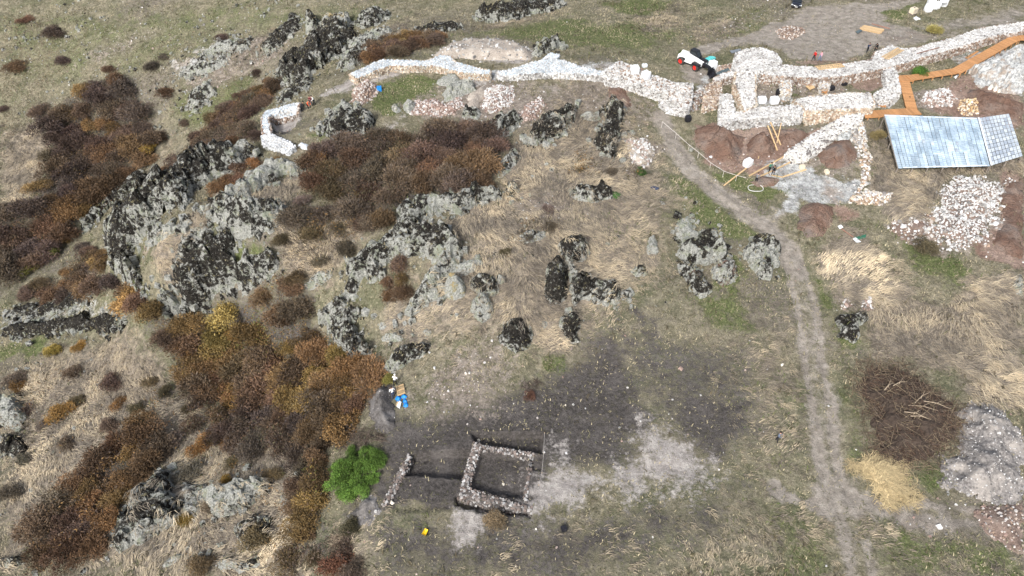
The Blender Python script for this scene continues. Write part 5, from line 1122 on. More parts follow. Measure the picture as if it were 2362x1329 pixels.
    MB().tube([(.6, 1.1, 1.7), (.9, 1.4, 1.75), (.9, 1.4, 1.95)], .02, 5).build('mirror_arm', MAT['black_plastic'], t)
telehandler()
def car():
    p = at(1836, 11); t = empty('parked_car', p, R(-108)); tag(t, 'black hatchback car parked at the top edge of the picture', 'car')
    # body lofted from cross sections along its length, front at +x
    S = [(2.08,.62,.32,.60),(1.98,.80,.24,.72),(1.5,.88,.2,.84),(.95,.9,.2,.92),(.2,.9,.2,.95),(-.9,.9,.2,.98),(-1.6,.88,.22,1.0),(-1.98,.8,.3,.95),(-2.08,.66,.42,.8)]
    V, F = [], []
    for x, w_, z0, z1 in S: V += [(x,-w_*.92,z0),(x,-w_,(z0+z1)*.5),(x,-w_*.9,z1),(x,w_*.9,z1),(x,w_,(z0+z1)*.5),(x,w_*.92,z0)]
    for i in range(len(S) - 1):
        for k in range(6): F.append((i*6+k, i*6+(k+1) % 6, (i+1)*6+(k+1) % 6, (i+1)*6+k))
    F += [(0,1,2,3,4,5), tuple(range((len(S)-1)*6+5, (len(S)-1)*6-1, -1))]
    b = MB().add(V, F).build('body', MAT['car_paint'], t, smooth=True, bevel=.0)
    G = [(.95,.78,.93,.0),(.25,.66,1.42,0),(-.9,.66,1.46,0),(-1.75,.72,1.0,0)]
    V = []; F = []
    for x, w_, z, _ in G: V += [(x,-w_,z),(x,w_,z)]
    V += [(.25,-.82,.95),(.25,.82,.95),(-.9,-.84,.97),(-.9,.84,.97)]
    F = [(0,1,3,2),(4,5,7,6),(0,2,8),(1,9,3),(2,4,10,8),(3,9,11,5),(4,6,10),(5,11,7)]
    gl = MB().add(V, F).build('window_band', MAT['glass'], t)
    MB().add([(.3,-.64,1.42),(.3,.64,1.42),(-.95,.64,1.46),(-.95,-.64,1.46),(.2,-.6,1.47),(.2,.6,1.47),(-.9,.6,1.5),(-.9,-.6,1.5)], [(4,5,6,7),(0,1,5,4),(1,2,6,5),(2,3,7,6),(3,0,4,7)]).build('roof', MAT['car_paint'], t)
    for s in (-1, 1):
        for pa, pb in (((.95,s*.79,.93),(.27,s*.665,1.43)),((-.3,s*.83,.96),(-.3,s*.67,1.45)),((-1.75,s*.73,1.0),(-.92,s*.665,1.47))): MB().bar(pa, pb, .06, .06).build('pillar', MAT['car_paint'], t)
        MB().add([(2.0,s*.5,.6),(1.85,s*.84,.62),(1.7,s*.86,.76),(1.95,s*.5,.72),(2.06,s*.5,.6),(1.92,s*.87,.62),(1.74,s*.89,.78),(1.99,s*.5,.75)], [(4,5,6,7),(0,1,5,4),(1,2,6,5),(2,3,7,6),(3,0,4,7)]).build('headlight', MAT['lamp'], t)
        MB().box((.7, s * .98, 1.0), (.12, .2, .14)).build('wing_mirror', MAT['car_paint'], t, bevel=.03)
        MB().box((.1, s * .905, .75), (.14, .03, .03)).build('door_handle', MAT['metal'], t)
    for x in (1.32, -1.3):
        for s in (-1, 1): wheel(t, (x, s * .8, .32), .32, .2, 'metal')
    MB().box((2.09, 0, .45), (.03, .5, .11)).build('number_plate', MAT['white_paint'], t)
    MB().box((2.085, 0, .57), (.03, .9, .08)).build('grille', MAT['black_plastic'], t)
    MB().lathe([(0, 0), (.07, 0), (.07, .03), (0, .03)], (2.06, 0, .66), (1, 0, 0), 12).build('badge', MAT['metal'], t)
car()

# ------------------------------------------------------------------ people
def person(label, u, v, face, top, legs, hair='hair', bend=0.0, arms=None, stride=.12, crouch=0.0, hat=None):
    base = at(u, v); base.z = float(ground_z(base.x, base.y)) - .02
    J = {}; pel = V3((0, .0 - crouch * .1, .93 - crouch * .45))
    def up(x, y, z):                       # upper body leans forward (towards -y) about the pelvis
        q = V3((x, y, z)); q = Matrix.Rotation(bend, 3, 'X') @ q; return pel + q
    J['pel'] = (pel, .125); J['waist'] = (up(0, 0, .18), .118); J['chest'] = (up(0, 0, .38), .145); J['neck'] = (up(0, -.01, .55), .058)
    J['jaw'] = (up(0, -.025, .62), .075); J['head'] = (up(0, -.02, .71), .098); J['crown'] = (up(0, -.01, .79), .07)
    E = [('pel','waist'),('waist','chest'),('chest','neck'),('neck','jaw'),('jaw','head'),('head','crown')]
    arms = arms or [(.05, -.02, -.27, .07, -.1, -.50), (.05, -.02, -.27, .07, -.1, -.50)]
    for s, a in zip((-1, 1), arms):
        n = 'LR'[s > 0]; sh = V3((s * .185, 0, .47)); J['sh' + n] = (up(*sh), .062)
        J['el' + n] = (up(s * (.185 + a[0]), a[1], .47 + a[2]), .046); J['wr' + n] = (up(s * (.185 + a[3]), a[4], .47 + a[5]), .032)
        d = (J['wr' + n][0] - J['el' + n][0]).normalized(); J['palm' + n] = (J['wr' + n][0] + d * .08, .036)
        E += [('chest', 'sh' + n), ('sh' + n, 'el' + n), ('el' + n, 'wr' + n), ('wr' + n, 'palm' + n)]
        hp = pel + V3((s * .1, 0, -.06)); J['hip' + n] = (hp, .098); st = stride * s
        ft = V3((s * .13, st, .09)); kn = (hp + ft) / 2 + V3((s * crouch * .08, -.05 - crouch * .3, 0)); J['kn' + n] = (kn, .066); J['an' + n] = (ft, .046); J['toe' + n] = (ft + V3((s * .03, -.17, -.045)), .04)
        E += [('pel', 'hip' + n), ('hip' + n, 'kn' + n), ('kn' + n, 'an' + n), ('an' + n, 'toe' + n)]
    names = list(J); idx = {k: i for i, k in enumerate(names)}
    me = bpy.data.meshes.new('body_skeleton'); me.from_pydata([J[k][0] for k in names], [(idx[a], idx[b]) for a, b in E], [])
    tmp = bpy.data.objects.new('tmp', me); COL.objects.link(tmp)
    md = tmp.modifiers.new('skin', 'SKIN'); md.use_smooth_shade = True
    sv = me.skin_vertices[0].data
    for k in names: sv[idx[k]].radius = (J[k][1], J[k][1] * (.8 if k in ('waist', 'chest', 'pel') else 1)); sv[idx[k]].use_root = (k == 'pel')
    sub = tmp.modifiers.new('sub', 'SUBSURF'); sub.levels = 1; sub.render_levels = 1
    dg = bpy.context.evaluated_depsgraph_get(); em = tmp.evaluated_get(dg).to_mesh()
    Vs = [q.co.copy() for q in em.vertices]; Fs = [tuple(f.vertices) for f in em.polygons]
    tmp.evaluated_get(dg).to_mesh_clear(); bpy.data.objects.remove(tmp)
    part = {}
    for k in names: part[k] = 0 if k in ('jaw', 'head', 'crown', 'neck') or k[:4] == 'palm' else 3 if k[:3] == 'toe' else 2 if k[:3] in ('hip', 'an', 'kn') or k[:2] in ('kn', 'an') or k == 'pel' else 1
    mats = []
    for f in Fs:
        c = sum((Vs[i] for i in f), V3()) / len(f); k = min(names, key=lambda n: (J[n][0] - c).length - J[n][1] * .5); mats.append(part[k])
    mb = MB(); mb.v = [tuple(q) for q in Vs]; mb.f = Fs; mb.m = mats
    for s in (-1, 1):
        n = 'LR'[s > 0]; d = (J['palm' + n][0] - J['wr' + n][0]).normalized(); sd_ = d.cross(V3((0, 1, .2))).normalized(); o = J['palm' + n][0]
        for q, (off, ln) in enumerate(((-.03, .07), (-.01, .085), (.01, .08), (.03, .062))):
            b0 = o + sd_ * off; k1 = b0 + d * ln * .55; k2 = k1 + (d * .8 + V3((0, -.5, 0))).normalized() * ln * .5; mb.tube([b0, k1, k2], [.0095, .009, .007], 5, 0)
        mb.tube([o - d * .05 - sd_ * .03 * s, o - d * .01 - sd_ * .06 * s, o + d * .02 - sd_ * .065 * s], [.011, .01, .008], 5, 0)
        mb.tube([up(s * .034, -.112, .715), up(s * .034, -.118, .715)], [.012, .009], 6, 4); mb.tube([up(s * .094, 0, .68), up(s * .1, .01, .73)], [.014, .016], 6, 0)
    mb.tube([up(0, -.108, .715), up(0, -.128, .675), up(0, -.112, .665)], [.008, .014, .012], 6, 0); mb.tube([up(-.025, -.106, .645), up(.025, -.106, .645)], .007, 5, 5)
    root = empty('person', base, face); tag(root, label, 'person')
    mb.build('body', [MAT['skin'], MAT[top], MAT[legs], MAT['shoe'], MAT['hair'], MAT['cloth_maroon']], root, smooth=True)
    hb = MB(); prof = [(.0, .118), (.05, .110), (.085, .085), (.104, .04), (.108, -.01), (.1, -.05)]
    ax = (up(0, 0, 1) - up(0, 0, 0)).normalized(); hb.lathe(prof, up(0, .012, .715), ax, 12); hb.build('hair' if hat is None else 'hat', MAT[hat or hair], root, smooth=True)
    return root
REACH = [(.06, -.18, -.2, .0, -.42, -.25), (.06, -.18, -.2, .0, -.42, -.25)]
HOLD = [(.1, -.05, -.26, .0, -.28, -.2), (.1, -.05, -.26, .0, -.28, -.2)]
person('person in grey blue jacket and dark trousers standing alone in the meadow', 1790, 1018, R(60), 'cloth_steel', 'cloth_black', arms=HOLD, bend=.12)
person('person in green top and black trousers by the beams', 1773, 398, R(20), 'cloth_green', 'cloth_black', bend=.1, arms=HOLD)
person('person all in black right of the one in green', 1782, 404, R(-30), 'cloth_black', 'cloth_black', bend=.3, arms=REACH)
person('person in dark grey standing nearest the white hoop', 1742, 423, R(120), 'cloth_grey', 'cloth_black', bend=.15, arms=HOLD)
person('person in bright red jacket walking behind the fort', 1876, 140, R(-60), 'cloth_red', 'cloth_black', stride=.22)
person('person in pink top and jeans beside the one in red', 1890, 141, R(-70), 'cloth_pink', 'cloth_jeans', stride=.2)
person('person in dark jacket with pale front left of the wall worker', 1999, 121, R(15), 'cloth_navy', 'cloth_black', bend=.1, arms=HOLD)
person('person in black bending forward at the far curtain wall', 2019, 118, R(-40), 'cloth_black', 'cloth_black', bend=.7, arms=REACH)
person('person in black stooping at the left of the trench group', 697, 257, R(100), 'cloth_black', 'cloth_black', bend=.6, arms=REACH)
person('person in bright orange vest bending in the trench group', 711, 251, R(60), 'cloth_orange', 'cloth_black', bend=.8, arms=REACH)
person('person in maroon top upright in the trench group', 718, 244, R(-10), 'cloth_maroon', 'cloth_navy', bend=.1)
person('person in white top at the right of the trench group', 726, 242, R(-50), 'cloth_white', 'cloth_black', bend=.4, arms=REACH)
person('worker with white shirt and black trousers above the yellow pallet', 912, 890, R(160), 'cloth_white', 'cloth_black', bend=.35, arms=HOLD, hat='cloth_white')
person('worker with white top and blue trousers beside the blue tarpaulins', 908, 918, R(-150), 'cloth_white', 'cloth_navy', bend=.3, arms=HOLD)
# ------------------------------------------------------------------ vegetation
def sight(x, y, z, m=110):
    u, v = topix(x, y, z); return (u > -m) & (u < 2362 + m) & (v > -m) & (v < 1329 + m)
def rock_free(x, y):
    ok = np.ones(x.shape, bool)
    for W, s_, mt in ROCKS:
        lo, hi = W.min(0), W.max(0); k = (x > lo[0]) & (x < hi[0]) & (y > lo[1]) & (y < hi[1])
        if k.any(): ok[k] &= sdist(W, x[k], y[k]) < .25
    return ok
def surf_z(x, y):
    z = ground_z(x, y)
    for W, s_, mt in ROCKS:
        lo, hi = W.min(0), W.max(0); k = (x > lo[0]) & (x < hi[0]) & (y > lo[1]) & (y < hi[1])
        if k.any(): z[k] = np.maximum(z[k], s_(x[k], y[k])[0])
    return z
def blade_mesh(name, x, y, z, ang, L, Wd, rise, C):
    n = len(x); dx, dy = np.cos(ang), np.sin(ang); px, py = -dy * Wd / 2, dx * Wd / 2
    mx, my, mz = x + dx * L * .4, y + dy * L * .4, z + L * rise
    ex, ey, ez = x + dx * L, y + dy * L, z + L * rise * .75
    V = np.stack([np.stack([x - px, y - py, z - .03], -1), np.stack([x + px, y + py, z - .03], -1), np.stack([mx + px * .9, my + py * .9, mz], -1), np.stack([mx - px * .9, my - py * .9, mz], -1),
                  np.stack([ex + px * .25, ey + py * .25, ez], -1), np.stack([ex - px * .25, ey - py * .25, ez], -1)], 1).reshape(-1, 3)
    b = np.arange(n)[:, None] * 6
    F = np.concatenate([b + np.array([0, 1, 2, 3]), b + np.array([3, 2, 4, 5])], 0)
    return mesh_np(name, V, F, False, np.repeat(C, 6, 0))
def scatter(n, r):
    # even over the place in sight: sample the ground, keep what the photograph could show
    x = r.uniform(-125, 102, n); y = r.uniform(22, 168, n); z = ground_z(x, y); k = sight(x, y, z); return x[k], y[k], z[k]
r = np.random.default_rng(21)
def grass(name, label, ncl, per, dens, Lr, Wr, rise, cols, flow, spread, seed, jit=.5, lush=False):
    r = np.random.default_rng(seed); x, y, z = scatter(ncl, r)
    k = r.uniform(0, 1, len(x)) < dens(x, y); x, y, z = x[k], y[k], z[k]; k = rock_free(x, y) | ((r.uniform(0, 1, len(x)) < .5) & (fbm(x / 1.3, y / 1.3, 71, 3) > .60)); x, y = x[k], y[k]
    a0 = flow(x, y); t = np.clip(fbm(x / 3, y / 3, seed, 3) * 1.6 - .3 + r.uniform(-.25, .25, len(x)), 0, 1); sz = r.uniform(.7, 1.25, len(x)) * (np.clip(.35 + .75 * M_('dry', x, y), 0, 1) if lush else 1)
    X = np.repeat(x, per) + r.normal(0, spread, len(x) * per); Y = np.repeat(y, per) + r.normal(0, spread, len(x) * per); Z = surf_z(X, Y)
    n = len(X); A = np.repeat(a0, per) + r.normal(0, jit, n); L = r.uniform(*Lr, n) * np.repeat(sz, per); W_ = r.uniform(*Wr, n)
    cols = np.array(cols); f = np.clip(np.repeat(t, per) + r.uniform(-.3, .3, n), 0, .999) * (len(cols) - 1); i = f.astype(int); f = (f - i)[:, None]
    C = cols[i] * (1 - f) + cols[i + 1] * f; C = C * r.uniform(.8, 1.2, (n, 1)) * (np.repeat(np.clip(.5 + .6 * M_('dry', x, y), 0, 1), per)[:, None] if lush else 1)
    o = obj(name, blade_mesh(name, X, Y, Z, A, L, W_, rise * r.uniform(.5, 1.4, n), C), MAT['blade']); print(name, n)
    return tag(o, label, 'grass', kind='stuff')
flow = lambda x, y: -0.75 + (fbm(x / 9, y / 9, 5, 3) - .5) * 5.5
M_ = lambda k, x, y: grid_lookup(MASK[k], x, y)
bare = lambda x, y: np.clip(1 - 1.1 * M_('path', x, y) - .9 * M_('soil', x, y) - 1.0 * M_('dust', x, y) - .9 * M_('brown', x, y) - .9 * M_('grey', x, y) - .6 * M_('gravel', x, y), 0, 1)
grass('dry_grass', 'long dry straw coloured grass lying combed over the slopes', 150000, 9, lambda x, y: np.clip(M_('dry', x, y) * 1.1, 0, 1) * bare(x, y), (.50, 1.2), (.035, .065), .32, [(.17,.147,.12),(.35,.30,.235),(.55,.46,.325),(.78,.65,.45)], flow, .20, 3, .34, lush=True)
grass('short_grass', 'short olive and straw grass covering the meadow', 120000, 3, lambda x, y: (1 - M_('dry', x, y)) * bare(x, y) * .8 + .1, (.14, .34), (.05, .09), .55, [(.085,.085,.045),(.16,.15,.085),(.29,.255,.165),(.44,.38,.25)], lambda x, y: flow(x, y) * 3, .4, 4, 2.0)
grass('green_grass', 'fresh green grass patches along the track and terraces', 60000, 4, lambda x, y: M_('green', x, y) * bare(x, y) * .8, (.14, .32), (.05, .085), .6, [(.065,.10,.025),(.11,.145,.045),(.18,.19,.08)], lambda x, y: flow(x, y) * 3, .35, 6, 2.0)
grass('scrub_weeds', 'low dark weeds and dead stalks scattered over the slopes', 26000, 3, lambda x, y: (fbm(x / 6, y / 6, 44, 3) > .52) * bare(x, y) * .7, (.25, .6), (.06, .11), .8, [(.075,.062,.04),(.12,.10,.06),(.10,.115,.045)], lambda x, y: flow(x, y) * 5, .3, 9, 2.5)
# scattered stones
x, y, z = scatter(60000, r); d = .004 + .42 * M_('gravel', x, y) + .05 * M_('soil', x, y) + .06 * M_('dust', x, y) + .02 * M_('path', x, y) + .08 * M_('grey', x, y) + .06 * M_('brown', x, y) + .05 * ((fbm(x / 8, y / 8, 12, 3) > .6) & (y > 95) & (x < -20))
k = (r.uniform(0, 1, len(x)) < d) & rock_free(x, y); x, y, z = x[k], y[k], z[k]; n = len(x); print('stones', n)
s_ = r.uniform(.07, .22, (n, 1)) * np.where(r.uniform(0, 1, (n, 1)) < .05, 2.0, 1.0)
o = obj('scattered_stones', stone_mesh('scattered_stones', np.stack([x, y, z + .02], -1), s_ * r.uniform(.6, 1.2, (n, 3)), pick(PINKY + GREYS + WHITE[:3], n, r, .2), 5), MAT['stone']); tag(o, 'small loose stones strewn over soil and gravel', 'stones', kind='stuff')

# shrubs: shared meshes, many individuals
def shrub_meshes(kind, seed, nleaf=4200):
    r = np.random.default_rng(seed)
    nl = int(r.integers(7, 11)); lc = np.stack([r.uniform(-.62, .62, nl), r.uniform(-.62, .62, nl), r.uniform(.22, .55, nl)], -1); lc[0, :2] *= .2; lc[0, 2] = .6
    lr = r.uniform(.22, .46, nl); lb = r.uniform(.55, 1.35, nl)
    li = r.choice(nl, nleaf, p=lr ** 2 / (lr ** 2).sum())
    d = r.normal(size=(nleaf, 3)); d[:, 2] = np.abs(d[:, 2]) - .35 * r.uniform(0, 1, nleaf); d /= np.linalg.norm(d, axis=1)[:, None]
    rad = lr[li] * np.where(r.uniform(0, 1, nleaf) < .6, r.uniform(.75, 1.12, nleaf), r.uniform(.2, .9, nleaf)) * np.where(r.uniform(0, 1, nleaf) < .16, r.uniform(1.05, 1.55, nleaf), 1)
    P = lc[li] + d * rad[:, None] * np.array([1, 1, .9]); P[:, 2] = np.maximum(P[:, 2], .03)
    if kind == 'bare': ax = d + r.normal(0, .45, (nleaf, 3)); ln = r.uniform(.07, .20, nleaf); wd = r.uniform(.010, .022, nleaf)
    else: ax = r.normal(size=(nleaf, 3)); ln = r.uniform(.035, .075, nleaf); wd = r.uniform(.022, .042, nleaf)
    if kind == 'mixed':
        k = r.uniform(0, 1, nleaf) < .5; ax = np.where(k[:, None], d + r.normal(0, .4, (nleaf, 3)), ax); ln = np.where(k, r.uniform(.07, .18, nleaf), ln); wd = np.where(k, r.uniform(.009, .02, nleaf), wd)
    ax /= np.linalg.norm(ax, axis=1)[:, None]; q = r.normal(size=(nleaf, 3)); sd_ = np.cross(ax, q); sd_ /= np.linalg.norm(sd_, axis=1)[:, None] + 1e-9
    a = ax * ln[:, None]; b = sd_ * wd[:, None]
    V = np.stack([P - b * .6, P + a * .5 - b, P + a, P + a * .5 + b], 1).reshape(-1, 3); F = np.arange(nleaf * 4).reshape(-1, 4)
    val = lb[li] * (.55 + .9 * r.uniform(.15, .95, nleaf)); hue = r.uniform(-.14, .2, nleaf)
    C = np.stack([val * (1 + hue * .5), val, val * (1 - hue)], -1)
    crown = mesh_np('crown', V, F, True, np.repeat(np.clip(C, .15, 2.2), 4, 0)); crown.materials.append(MAT['leaf'])
    tb = MB()
    for i in range(22):
        j = r.integers(0, nleaf); e = P[j]; m = e * .5 + r.normal(0, .06, 3) + np.array([0, 0, .06]); b0 = r.normal(0, .05, 3) * np.array([1, 1, 0]); tb.tube([b0 - np.array([0, 0, .15]), m, e], [.026, .016, .006], 4)
    tm = bpy.data.meshes.new('stems'); tm.from_pydata(tb.v, [], tb.f); tm.materials.append(MAT['twig'])
    return crown, tm
SH = {k: [shrub_meshes(k, 100 * i + s) for s in range(5)] for i, k in enumerate(('bare', 'leafy', 'mixed'))}
def shrub(label, x, y, rad, col, kind='mixed', group=None, name='shrub', cat='shrub', squash=1.0, z=None):
    cr, st = random.choice(SH[kind]); root = empty(name, (x, y, (float(ground_z(x, y)) if z is None else z) - .05), random.uniform(0, 6.3)); tag(root, label, cat, group)
    o = obj('crown', cr, None, root); s = obj('trunk', st, None, root)
    rad *= 1.18; root.scale = (rad, rad * random.uniform(.85, 1.15), rad * random.uniform(.75, 1.0) * squash)
    v = random.uniform(.65, 1.3); o.color = (col[0] * v * random.uniform(.92, 1.08), col[1] * v * random.uniform(.92, 1.08), col[2] * v, 1)
    return root
PURPLE, RUST, ORANGE, YELLOW, YGREEN, OLIVE, BRWN, GREEN, GREYB = (.092,.070,.060), (.138,.086,.052), (.215,.128,.05), (.285,.195,.055), (.165,.165,.045), (.100,.090,.050), (.112,.083,.062), (.07,.16,.03), (.145,.127,.105)
CNAME = {PURPLE: 'purple brown', RUST: 'rust brown', ORANGE: 'orange', YELLOW: 'golden yellow', YGREEN: 'yellow green', OLIVE: 'olive', BRWN: 'dull brown', GREYB: 'grey brown'}
ORD = ['leftmost'] + [q + ' from left' for q in 'second third fourth fifth sixth seventh eighth ninth tenth eleventh twelfth thirteenth fourteenth fifteenth sixteenth seventeenth eighteenth nineteenth twentieth'.split()]
UNDER = []
PAL = {'dark': [(PURPLE, 4), (BRWN, 4), (RUST, 4), (ORANGE, 1), (OLIVE, 1)], 'rust': [(BRWN, 3), (RUST, 5), (ORANGE, 3), (BRWN, 2), (PURPLE, 2), (ORANGE, 1)], 'gold': [(BRWN, 3), (ORANGE, 3), (RUST, 4), (YELLOW, 2), (BRWN, 3), (ORANGE, 2), (YGREEN, 1)], 'brown': [(BRWN, 5), (PURPLE, 4), (RUST, 3), (OLIVE, 1)], 'pale': [(GREYB, 4), (BRWN, 3), (OLIVE, 2), (ORANGE, 1)]}
def thicket(place, group, px, spacing, rr, pal, seed, squash=1.0, under=1.0):
    r = random.Random(seed); W = wpoly(px); lo, hi = W.min(0), W.max(0); pts = []
    X = np.array([r.uniform(lo[0], hi[0]) for _ in range(1500)]); Y = np.array([r.uniform(lo[1], hi[1]) for _ in range(1500)]); k = sdist(W, X, Y) > 0
    for x, y in zip(X[k], Y[k]):
        if any((x - a) ** 2 + (y - b) ** 2 < spacing ** 2 for a, b in pts): continue
        pts.append((x, y))
    UNDER.append((W, pal, under, seed))
    pts.sort(key=lambda q: -q[1]); nb = max(1, min(5, round(len(pts) / 9))); rows = [pts[i * len(pts) // nb:(i + 1) * len(pts) // nb] for i in range(nb)]
    rn = {1: ['only'], 2: ['upper', 'lower'], 3: ['upper', 'middle', 'lower'], 4: ['top', 'second', 'third', 'bottom'], 5: ['top', 'second', 'third', 'fourth', 'bottom']}[nb]
    for ri, row in enumerate(rows):
        row.sort(key=lambda q: q[0] / q[1])
        for i, (x, y) in enumerate(row):
            f = fbm(np.array([x / 5]), np.array([y / 5]), seed, 2)[0]; cs = [c for c, w_ in PAL[pal] for _ in range(w_)]
            fi = min(len(cs) - 1.001, max(0, (f * 1.7 - .35 + r.uniform(-.16, .16)) * len(cs))); c = cs[int(fi)]; c2 = cs[min(len(cs) - 1, int(fi) + 2)]; base = PAL[pal][0][0]
            mixc = tuple((.65 * c[q] + .2 * c2[q] + .15 * base[q]) for q in range(3))
            kind = 'bare' if c in (PURPLE, BRWN, GREYB) else r.choice(['mixed', 'mixed', 'leafy']) if c in (ORANGE, YELLOW, YGREEN) else r.choice(['mixed', 'bare'])
            lab = f'{CNAME[c]} shrub, {ORD[min(i, 19)]} in {rn[ri]} row of {place}' if nb > 1 else f'{CNAME[c]} shrub, {ORD[min(i, 19)]} of {place}'
            shrub(lab, x, y, r.uniform(*rr), mixc, kind, group, squash=squash)
    return len(pts)
N = 0
N += thicket('the upper left thicket', 'upper left thicket shrubs', [(95,430),(130,330),(115,290),(150,230),(205,205),(280,198),(325,235),(370,335),(335,385),(250,450),(185,520),(150,560),(90,620),(0,640),(0,500),(60,480)], 2.9, (1.9, 3.0), 'dark', 1)
N += thicket('the hedge strip', 'orange hedge strip shrubs', [(455,325),(480,290),(560,225),(630,195),(640,215),(590,265),(520,310),(470,345)], 2.2, (1.4, 2.1), 'rust', 2)
N += thicket('the cliff crest scrub', 'shrubs above the cliff crest', [(370,420),(400,380),(460,340),(540,300),(590,290),(590,320),(500,360),(420,400),(390,430)], 2.8, (1.2, 1.9), 'brown', 3)
N += thicket('the middle thicket', 'middle thicket shrubs', [(700,385),(740,350),(830,325),(900,310),(960,320),(1060,310),(1140,330),(1150,380),(1140,430),(1060,450),(960,460),(920,490),(880,540),(820,520),(790,470),(740,440),(705,420)], 2.6, (1.7, 2.6), 'brown', 4)
N += thicket('the big lower thicket', 'big thicket shrubs', [(285,680),(330,690),(400,735),(480,730),(560,680),(640,650),(700,680),(745,760),(790,830),(880,850),(860,900),(850,960),(820,1000),(760,1020),(700,980),(640,960),(560,930),(450,920),(400,880),(420,830),(350,760)], 2.0, (1.6, 2.5), 'gold', 5)
N += thicket('the lower thicket edge', 'lower thicket edge shrubs', [(420,920),(560,940),(700,985),(770,1030),(700,1090),(600,1060),(520,1030),(440,990)], 2.5, (1.2, 2.0), 'brown', 6)
N += thicket('the green bush strip', 'golden strip shrubs', [(690,1100),(740,1060),(770,1090),(760,1150),(720,1230),(690,1235),(675,1160)], 1.9, (1.2, 1.9), 'gold', 7)
N += thicket('the lower left thicket', 'lower left thicket shrubs', [(70,1329),(60,1280),(110,1190),(200,1110),(270,1050),(290,990),(345,990),(380,1030),(350,1080),(310,1130),(265,1200),(240,1260),(160,1290),(130,1329)], 2.4, (1.6, 2.4), 'rust', 8)
N += thicket('the far ridge clump', 'bronze shrubs on the far ridge', [(845,130),(880,105),(940,90),(1015,85),(1005,105),(950,125),(870,140),(830,150)], 2.1, (1.3, 1.9), 'rust', 9)
N += thicket('the promontory ridge hollow', 'hollow shrubs behind the promontory', [(500,440),(540,400),(590,375),(630,375),(640,390),(580,425),(520,455),(470,470)], 2.2, (1.1, 1.7), 'rust', 10)
N += thicket('the middle rocks scrub', 'scrub bushes left of the middle rocks', [(640,510),(700,460),(780,480),(860,520),(820,580),(760,640),(690,650),(640,600)], 2.9, (1.0, 1.8), 'pale', 11)
N += thicket('the rock slope gap', 'rock slope gap bushes', [(890,640),(905,600),(945,595),(955,625),(930,680),(890,700)], 1.7, (0.9, 1.4), 'rust', 12)
N += thicket('the lower left grass slope', 'lower left slope bushes', [(20,880),(200,840),(400,900),(500,1020),(640,1080),(660,1200),(640,1329),(420,1329),(450,1220),(420,1080),(330,960),(100,1080),(20,1150)], 4.6, (0.8, 1.6), 'pale', 13, under=.25)
N += thicket('the left valley scrub', 'left valley bushes', [(150,640),(190,570),(260,590),(250,640),(290,690),(220,680),(60,690),(60,660)], 2.6, (1.3, 2.2), 'dark', 14)
N += thicket('the far left meadow', 'far left meadow bushes', [(0,40),(140,40),(150,160),(60,330),(0,330)], 8.5, (1.2, 2.6), 'dark', 15, squash=.65, under=.22)
N += thicket('the far left slope', 'far left slope bushes', [(160,130),(420,90),(640,60),(600,180),(420,330),(330,210)], 11, (0.8, 1.6), 'brown', 16, squash=.65, under=.12)
N += thicket('the rocky hill top', 'rocky hill bushes', [(1120,600),(1180,550),(1260,480),(1300,520),(1240,560),(1160,600)], 3.2, (0.6, 1.0), 'pale', 17)
N += thicket('the bottom edge scrub', 'bottom scrub bushes', [(620,1329),(660,1230),(760,1240),(820,1220),(830,1329)], 2.6, (0.8, 1.5), 'brown', 18)
N += thicket('the track top rocks', 'track top bushes', [(1310,410),(1330,360),(1400,380),(1500,400),(1480,420),(1400,400)], 3.4, (0.5, 0.9), 'pale', 19)
print('thicket shrubs', N)
def undergrowth():
    Vs, Fs, Cs, b = [], [], [], 0
    for W, pal, dens, seed in UNDER:
        r = np.random.default_rng(seed + 50); lo, hi = W.min(0) - .8, W.max(0) + .8; n = int((hi[0] - lo[0]) * (hi[1] - lo[1]) * 60 * dens); X = r.uniform(lo[0], hi[0], n); Y = r.uniform(lo[1], hi[1], n)
        d = sdist(W, X, Y) + (fbm(X / 2, Y / 2, seed, 3) - .5) * 3.5; k = (d > 0) & (r.uniform(0, 1, n) < np.clip(d, .15, 1)); X, Y, d = X[k], Y[k], d[k]; n = len(X)
        if not n: continue
        P = np.stack([X, Y, ground_z(X, Y) + r.uniform(.03, 1.0, n) * np.clip(d, .2, 1) * (.3 + 2.6 * fbm(X / 1.6, Y / 1.6, seed + 7, 2))], -1); ax = r.normal(size=(n, 3)) * np.array([1, 1, .7]) + np.array([0, 0, .5]); ax /= np.linalg.norm(ax, axis=1)[:, None]
        sd_ = np.cross(ax, r.normal(size=(n, 3))); sd_ /= np.linalg.norm(sd_, axis=1)[:, None]; a = ax * r.uniform(.12, .42, (n, 1)); bb = sd_ * r.uniform(.02, .06, (n, 1))
        Vs.append(np.stack([P - bb, P + a * .5 - bb, P + a, P + a * .5 + bb], 1).reshape(-1, 3)); Fs.append(np.arange(n * 4).reshape(-1, 4) + b); b += n * 4
        cs = np.array([c for c, w_ in PAL[pal] for _ in range(w_)]); f = np.clip((fbm(X / 4, Y / 4, seed, 2) * 1.5 - .25 + r.uniform(-.35, .35, n)) * len(cs), 0, len(cs) - 1).astype(int)
        Cs.append(np.repeat(cs[f] * r.uniform(.55, 1.35, (n, 1)), 4, 0))
    o = obj('undergrowth', mesh_np('undergrowth', np.concatenate(Vs), np.concatenate(Fs), True, np.concatenate(Cs)), MAT['blade']); tag(o, 'brown twiggy undergrowth filling the thickets', 'undergrowth', kind='stuff'); print('under', b // 4)
undergrowth()
